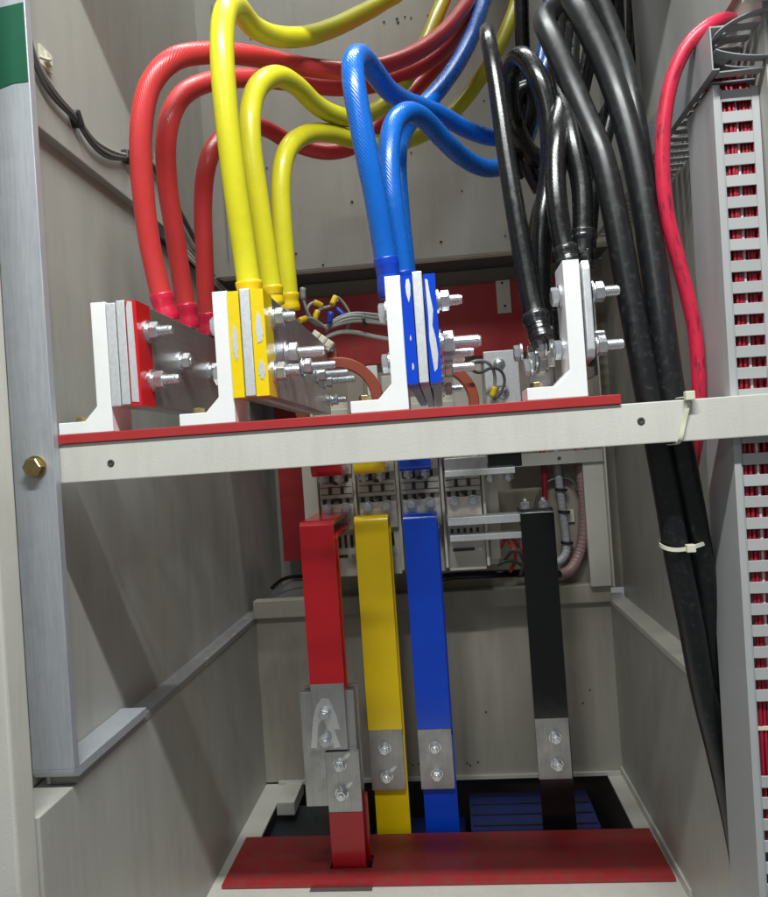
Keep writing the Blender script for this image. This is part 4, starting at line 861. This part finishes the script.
# pale wires further down along the wall under the dark edge
lw2 = thing('wire_bundle', 'pale wire pair running down along the left wall behind red cables', 'wire bundle', (-0.4700, 0.6416, 0.4175))
for i in range(3):
    pts = [(-0.4700, 0.4566, 0.4427), (-0.4700, 0.5345, 0.4285), (-0.4700, 0.6727, 0.4149), (-0.4700, 0.8273, 0.4045), (-0.4700, 0.9606, 0.3936)]
    obj('wire', tube(bmesh.new(), [(p[0], p[1], p[2] - i * 0.009) for p in pts], 0.0032, 8, 0.01), ('wire_grey', 'wire_white', 'wire_white')[i], lw2)
obj('black_strip', bx(-0.4879, -0.474, 0.40, 0.80, 0.410, 0.4355, bev=0.001), 'black_plastic', lw2)

# conduits behind on the right
def conduit(label, mat, pts, r, ridge, name='conduit'):
    t = thing(name, label, 'conduit', pts[0])
    L = sum((Vector(a) - Vector(b)).length for a, b in zip(pts, pts[1:]))
    obj('tube', tube(bmesh.new(), pts, lambda u: r * (1 + ridge * (0.5 + 0.5 * math.sin(u * L / 0.009 * 2 * PI))), 12, 0.0022), mat, t)
    return t
cd = conduit('grey spiral wrapped wire loom with black ties behind the switch', 'conduit_grey', [(0.2453, 0.8000, -0.0161), (0.2451, 0.8000, -0.0516), (0.2479, 0.8000, -0.1050), (0.2506, 0.8000, -0.1606), (0.2533, 0.8000, -0.2162), (0.2505, 0.7950, -0.2441), (0.2355, 0.7900, -0.2602), (0.2077, 0.7800, -0.2658)], 0.0085, 0.10, 'wire_loom')
for p in ((0.2455, 0.8000, -0.0449), (0.2499, 0.8000, -0.1074), (0.2531, 0.8000, -0.1564), (0.2548, 0.8000, -0.2251)): bundle_tie(cd, p, 0.0135, (0.0, 0.12, 0), w=0.007)
conduit('pinkish ribbed hose hanging beside the cream corner post', 'conduit_pink', [(0.2989, 0.8000, 0.0024), (0.2965, 0.8000, -0.0639), (0.2983, 0.8000, -0.1304), (0.2938, 0.8000, -0.1964), (0.2791, 0.8000, -0.2509), (0.2557, 0.7900, -0.2811), (0.2319, 0.7800, -0.2891)], 0.0115, 0.10, 'ribbed_hose')
o = obj('tie_mount', bx(*(lambda a: (a[0] - .010, a[0] + .012, 0.8125, 0.8195, a[2] - .014, a[2] + .014))((0.2651, 0.8100, -0.1647)), bev=0.001), 'nylon'); tag(o, 'cream tie mount beside the grey wire loom', 'tie mount')
wire('black wire bowing over between the loom and the hose', 'wire_dark', [(0.1880, 0.7800, -0.1440), (0.1980, 0.7900, -0.1123), (0.2185, 0.8000, -0.0876), (0.2499, 0.8000, -0.0763), (0.2755, 0.8000, -0.0846), (0.2866, 0.8000, -0.1119)], 0.0032, None)
wire('red cable hanging down behind the black busbar', 'wire_red', [(0.2135, 0.7900, -0.0139), (0.2148, 0.7900, -0.0582), (0.2139, 0.7900, -0.1023), (0.2087, 0.7900, -0.1461)], 0.0062, None)
# tangle behind the neutral pole
TG = 'tangled wires on the ledge behind the black busbar'
rnd = random.Random(3)
def rp(x, y, Y): return (x, y, Y)
tang = [[(0.1023, 0.7200, -0.2143), (0.1218, 0.7300, -0.1891), (0.1422, 0.7400, -0.2129), (0.1548, 0.7400, -0.2458), (0.1876, 0.7600, -0.2680)], [(0.1110, 0.7200, -0.2403), (0.1346, 0.7300, -0.2175), (0.1481, 0.7300, -0.2354), (0.1736, 0.7400, -0.2789)], [(0.0950, 0.7100, -0.2484), (0.1215, 0.7200, -0.2408), (0.1508, 0.7300, -0.2568), (0.1963, 0.7500, -0.2754)], [(0.1120, 0.7400, -0.1897), (0.1287, 0.7300, -0.2108), (0.1349, 0.7300, -0.2431), (0.1197, 0.7200, -0.2662)], [(0.1496, 0.7500, -0.1823), (0.1418, 0.7400, -0.2193), (0.1514, 0.7300, -0.2483), (0.1402, 0.7200, -0.2736)]]
for i, pts in enumerate(tang):
    wire(('dark red wire highest in the tangle behind the black busbar', 'dark wire at the front of the tangle on the ledge', 'black wire lying flat along the ledge behind the switch', 'orange wire in the tangle behind the switch', 'dark wire dropping straight through the tangle')[i], ('wire_red', 'wire_dark', 'wire_dark', 'wire_orange', 'wire_dark')[i], pts, 0.0036, TG)
wire('glossy black cable lying on the ledge under the switch', 'cable_black', [(-0.0282, 0.7000, -0.2674), (0.0035, 0.7100, -0.2666), (0.0459, 0.7200, -0.2685), (0.0992, 0.7300, -0.2710), (0.1634, 0.7400, -0.2741), (0.2291, 0.7600, -0.2832)], 0.0085, None, 'cable', 12)
wire('black cable sticking out of the back corner left of the switch', 'cable_black', [(-0.4538, 0.9500, -0.3145), (-0.4397, 0.9800, -0.3032), (-0.4225, 1.0200, -0.3011), (-0.3758, 1.0500, -0.3063)], 0.005, None, 'cable', 12)

# ------------------------------------------------------------------ slotted wiring duct on the right
DX0, DX1, DY0, DY1 = 0.3245, 0.3745, 0.020, 0.100
dz_top, dz_bot = (0.3247, 0.0200, 0.3855)[2], -0.72
du = thing('wiring_duct', 'tall grey slotted wiring duct filled with red wires', 'wiring duct', (DX0, 0.05, dz_bot))
bm = bmesh.new()
prism(bm, [(DX0, DY0 - 0.002), (DX0 + 0.0075, DY0 - 0.002), (DX0 + 0.0075, DY0), (DX0 + 0.0020, DY0), (DX0 + 0.0020, DY1), (DX0 + 0.0075, DY1), (DX0 + 0.0075, DY1 + 0.002), (DX0, DY1 + 0.002)], 'z', dz_bot, dz_top, 0.0006)
obj('cover', bm, 'duct_grey', du)
pitch = 0.02385; fin = 0.0128
z = dz_top - 0.006
obj('edge_strip', bx(DX1 - 0.008, DX1, DY0 + 0.0002, DY0 + 0.0022, dz_bot, dz_top - 0.004), 'duct_grey', du)
obj('edge_strip', bx(DX0 + 0.0078, DX0 + 0.0095, DY0 + 0.0002, DY0 + 0.0022, dz_bot, dz_top - 0.004), 'duct_grey', du)
gap0, gap1 = (0.3073, 0.0200, -0.3700)[2], (0.3109, 0.0200, -0.3191)[2]
while z - fin > dz_bot:
    if not (gap0 - 0.001 < z - fin / 2 < gap1 + 0.001):
        inst('finger', ('finger',), lambda: bx(-0.0161, 0.0161, 0, 0.0020, -fin, 0, bev=0.0006), 'duct_grey', du, ((DX0 + DX1) / 2 + 0.0008, DY0 + 0.0002 - random.uniform(0, 0.0008), z), (random.uniform(-.05, .05), random.uniform(-.012, .012), random.uniform(-.015, .015)))
        inst('finger', ('finger',), None, 'duct_grey', du, ((DX0 + DX1) / 2 + 0.0008, DY1 - 0.0022, z))
    z -= pitch
obj('back_plate', bx(DX1 - 0.0002, DX1 + 0.0004, DY0 + 0.003, DY1, dz_bot, dz_top - 0.004), 'duct_grey', du)
rw = random.Random(11)
WG = 'thin control wires packed in the wiring duct'
cols = ['wire_red'] * 18 + ['wire_orange', 'wire_white']
nwire = 30
for i in range(nwire):
    x = DX0 + 0.009 + (i % 10) * 0.0038 + rw.uniform(-.0008, .0008); y = DY0 + 0.007 + (i // 10) * 0.0065 + rw.uniform(-.001, .001)
    m = cols[rw.randrange(len(cols))] if i % 10 > 1 else ('wire_dark', 'wire_dark', 'wire_orange')[rw.randrange(3)]
    zt_ = dz_top + rw.uniform(0.008, 0.022)
    pts = []
    n = 9
    for k in range(n + 1):
        u = k / n
        pts.append((min(DX1 - 0.003, max(DX0 + 0.006, x + rw.uniform(-.0016, .0016))), y + rw.uniform(-.001, .001), dz_bot + 0.01 + (zt_ - dz_bot) * u * 0.97))
    pts.append((x + rw.uniform(-.002, .002) - 0.001, y + 0.012, zt_ + 0.006)); pts.append((x, y + 0.04, zt_ + 0.012))
    pts = [(p_[0] + 0.014 * (min(p_[2], dz_top) - dz_top), p_[1], p_[2]) for p_ in pts]
    lab = {'wire_red': 'thin crimson wire packed in the slotted wiring duct', 'wire_orange': 'thin orange wire packed in the slotted wiring duct', 'wire_white': 'thin white wire packed in the slotted wiring duct', 'wire_dark': 'thin dark wire packed in the slotted wiring duct'}[m]
    o = obj('control_wire', tube(bmesh.new(), pts, 0.0022, 6, 0.03), m); tag(o, lab, 'wire', WG + ', ' + m.split('_')[1])
q = (0.3228, 0.0200, -0.3328)
TILT = 0.014
du.rotation_euler = (0, TILT, 0); du.location.x -= TILT * (dz_top - dz_bot)
bundle = obj('cable_tie', bx(DX0 + 0.012 - 0.014, DX1 - 0.004 - 0.014, DY0 + 0.0035, DY0 + 0.0055, q[2] - 0.002, q[2] + 0.002), 'nylon'); tag(bundle, 'cream cable tie round the wires in the duct gap', 'cable tie')

# ------------------------------------------------------------------ metal tray above, running back along the right wall
TX0, TX1, TZ0, TZ1 = 0.3175, 0.3745, 0.392, 0.440
TY0, TY1 = -0.002, 0.62
tr = thing('metal_tray', 'grey slotted metal tray running back above the wiring duct', 'cable tray', (TX0, 0.3, TZ0))
obj('side', bx(TX0, TX0 + 0.0015, TY0, TY1, TZ0, TZ1), 'tray_grey', tr)
obj('lip', bx(TX0 + 0.0016, TX0 + 0.008, TY0 + 0.0005, TY1, TZ0 + 0.0002, TZ0 + 0.0016), 'tray_grey', tr)
obj('lip', bx(TX0 + 0.0016, TX0 + 0.008, TY0 + 0.0005, TY1, TZ1 - 0.0016, TZ1 - 0.0002), 'tray_grey', tr)
yy = TY0 + 0.004
while yy < TY1 - 0.02:
    inst('finger', ('tfinger',), lambda: bx(-0.0235, 0.0235, 0, 0.0125, 0, 0.0014), 'tray_grey', tr, ((TX0 + TX1) / 2 + 0.004, yy, TZ0 - 0.0014))
    inst('finger', ('tfinger',), None, 'tray_grey', tr, ((TX0 + TX1) / 2 + 0.004, yy, TZ1 + 0.0002))
    yy += 0.0235
# bent-up end of the lid
def curl(z0, rise, depth, w=0.002):
    bm = bmesh.new(); n = 12; top = []; bot = []
    for i in range(n + 1):
        u = i / n; x = TX0 + 0.004 + u * 0.070; z = z0 + rise * math.sin(u * PI * 0.62) ** 0.8
        top.append((x, z + 0.0012)); bot.append((x, z))
    prism(bm, bot + top[::-1], 'y', TY0 - 0.004, TY0 + 0.008)
    yq = TY0 + 0.020
    while yq < TY0 + depth:
        prism(bm, bot + top[::-1], 'y', yq, yq + 0.011); yq += 0.023
    prism(bm, bot[:4] + top[:4][::-1], 'y', TY0 + 0.0081, yq - 0.0122)
    return bm
obj('curled_lid', curl(TZ1 - 0.012, 0.022, 0.09), 'tray_grey', tr)
obj('curled_lid', curl(TZ0 + 0.020, -0.012, 0.03), 'tray_grey', tr)

# ------------------------------------------------------------------ cable ties on the thick black cables
def ribbon(bm, pts, w=0.0046, th=0.0013, up=Vector((0, 0, 1))):
    path = catmull(pts, 0.003); rings = []
    for i, p in enumerate(path):
        t = (path[min(len(path) - 1, i + 1)] - path[max(0, i - 1)]).normalized()
        side = (up - t * up.dot(t)).normalized(); nrm = t.cross(side)
        rings.append([bm.verts.new(p + side * a * w / 2 + nrm * b * th / 2) for a, b in ((-1, -1), (1, -1), (1, 1), (-1, 1))])
    for A, B in zip(rings, rings[1:]):
        for k in range(4): bm.faces.new((A[k], A[(k + 1) % 4], B[(k + 1) % 4], B[k]))
    bm.faces.new(rings[0][::-1]); bm.faces.new(rings[-1])
    bmesh.ops.recalc_face_normals(bm, faces=bm.faces[:])
    return bm
def strap(pts, label, up=Vector((0, 0, 1))):
    t = thing('cable_tie', label, 'cable tie', pts[0])
    obj('strap', ribbon(bmesh.new(), pts, up=up), 'nylon', t)
    return t
t1 = strap([(0.2547, 0.0920, -0.1283), (0.2488, 0.0800, -0.1289), (0.2469, 0.0660, -0.1305), (0.2520, 0.0570, -0.1331), (0.2612, 0.0540, -0.1344), (0.2724, 0.0570, -0.1343), (0.2825, 0.0630, -0.1333), (0.2922, 0.0680, -0.1322), (0.3032, 0.0760, -0.1303), (0.3113, 0.0920, -0.1304)], 'white nylon tie strapping the two thick black cables together')
obj('head', bx(*(lambda q: (q[0] - .005, q[0] + .005, q[1] - .006, q[1] + .003, q[2] - .0045, q[2] + .0045))((0.2767, 0.0560, -0.1332)), bev=0.001), 'nylon', t1)
q0, q1 = (0.2675, -0.0020, 0.0431), (0.2546, -0.0020, -0.0062)
t2 = strap([(q0[0], 0.034, 0.041), (q0[0], 0.012, 0.0405), (q0[0], -0.0026, 0.037), ((q0[0] + q1[0]) / 2 , -0.0028, 0.014), (q1[0], -0.0026, -0.008), (q1[0], 0.012, -0.0105), (q1[0], 0.034, -0.011)], 'white nylon tie binding the thick black cables to the cream rail', Vector((1, 0, 0)))
obj('head', bx(q0[0] - .005, q0[0] + .005, -0.010, -0.002, 0.036, 0.046, bev=0.001), 'nylon', t2)
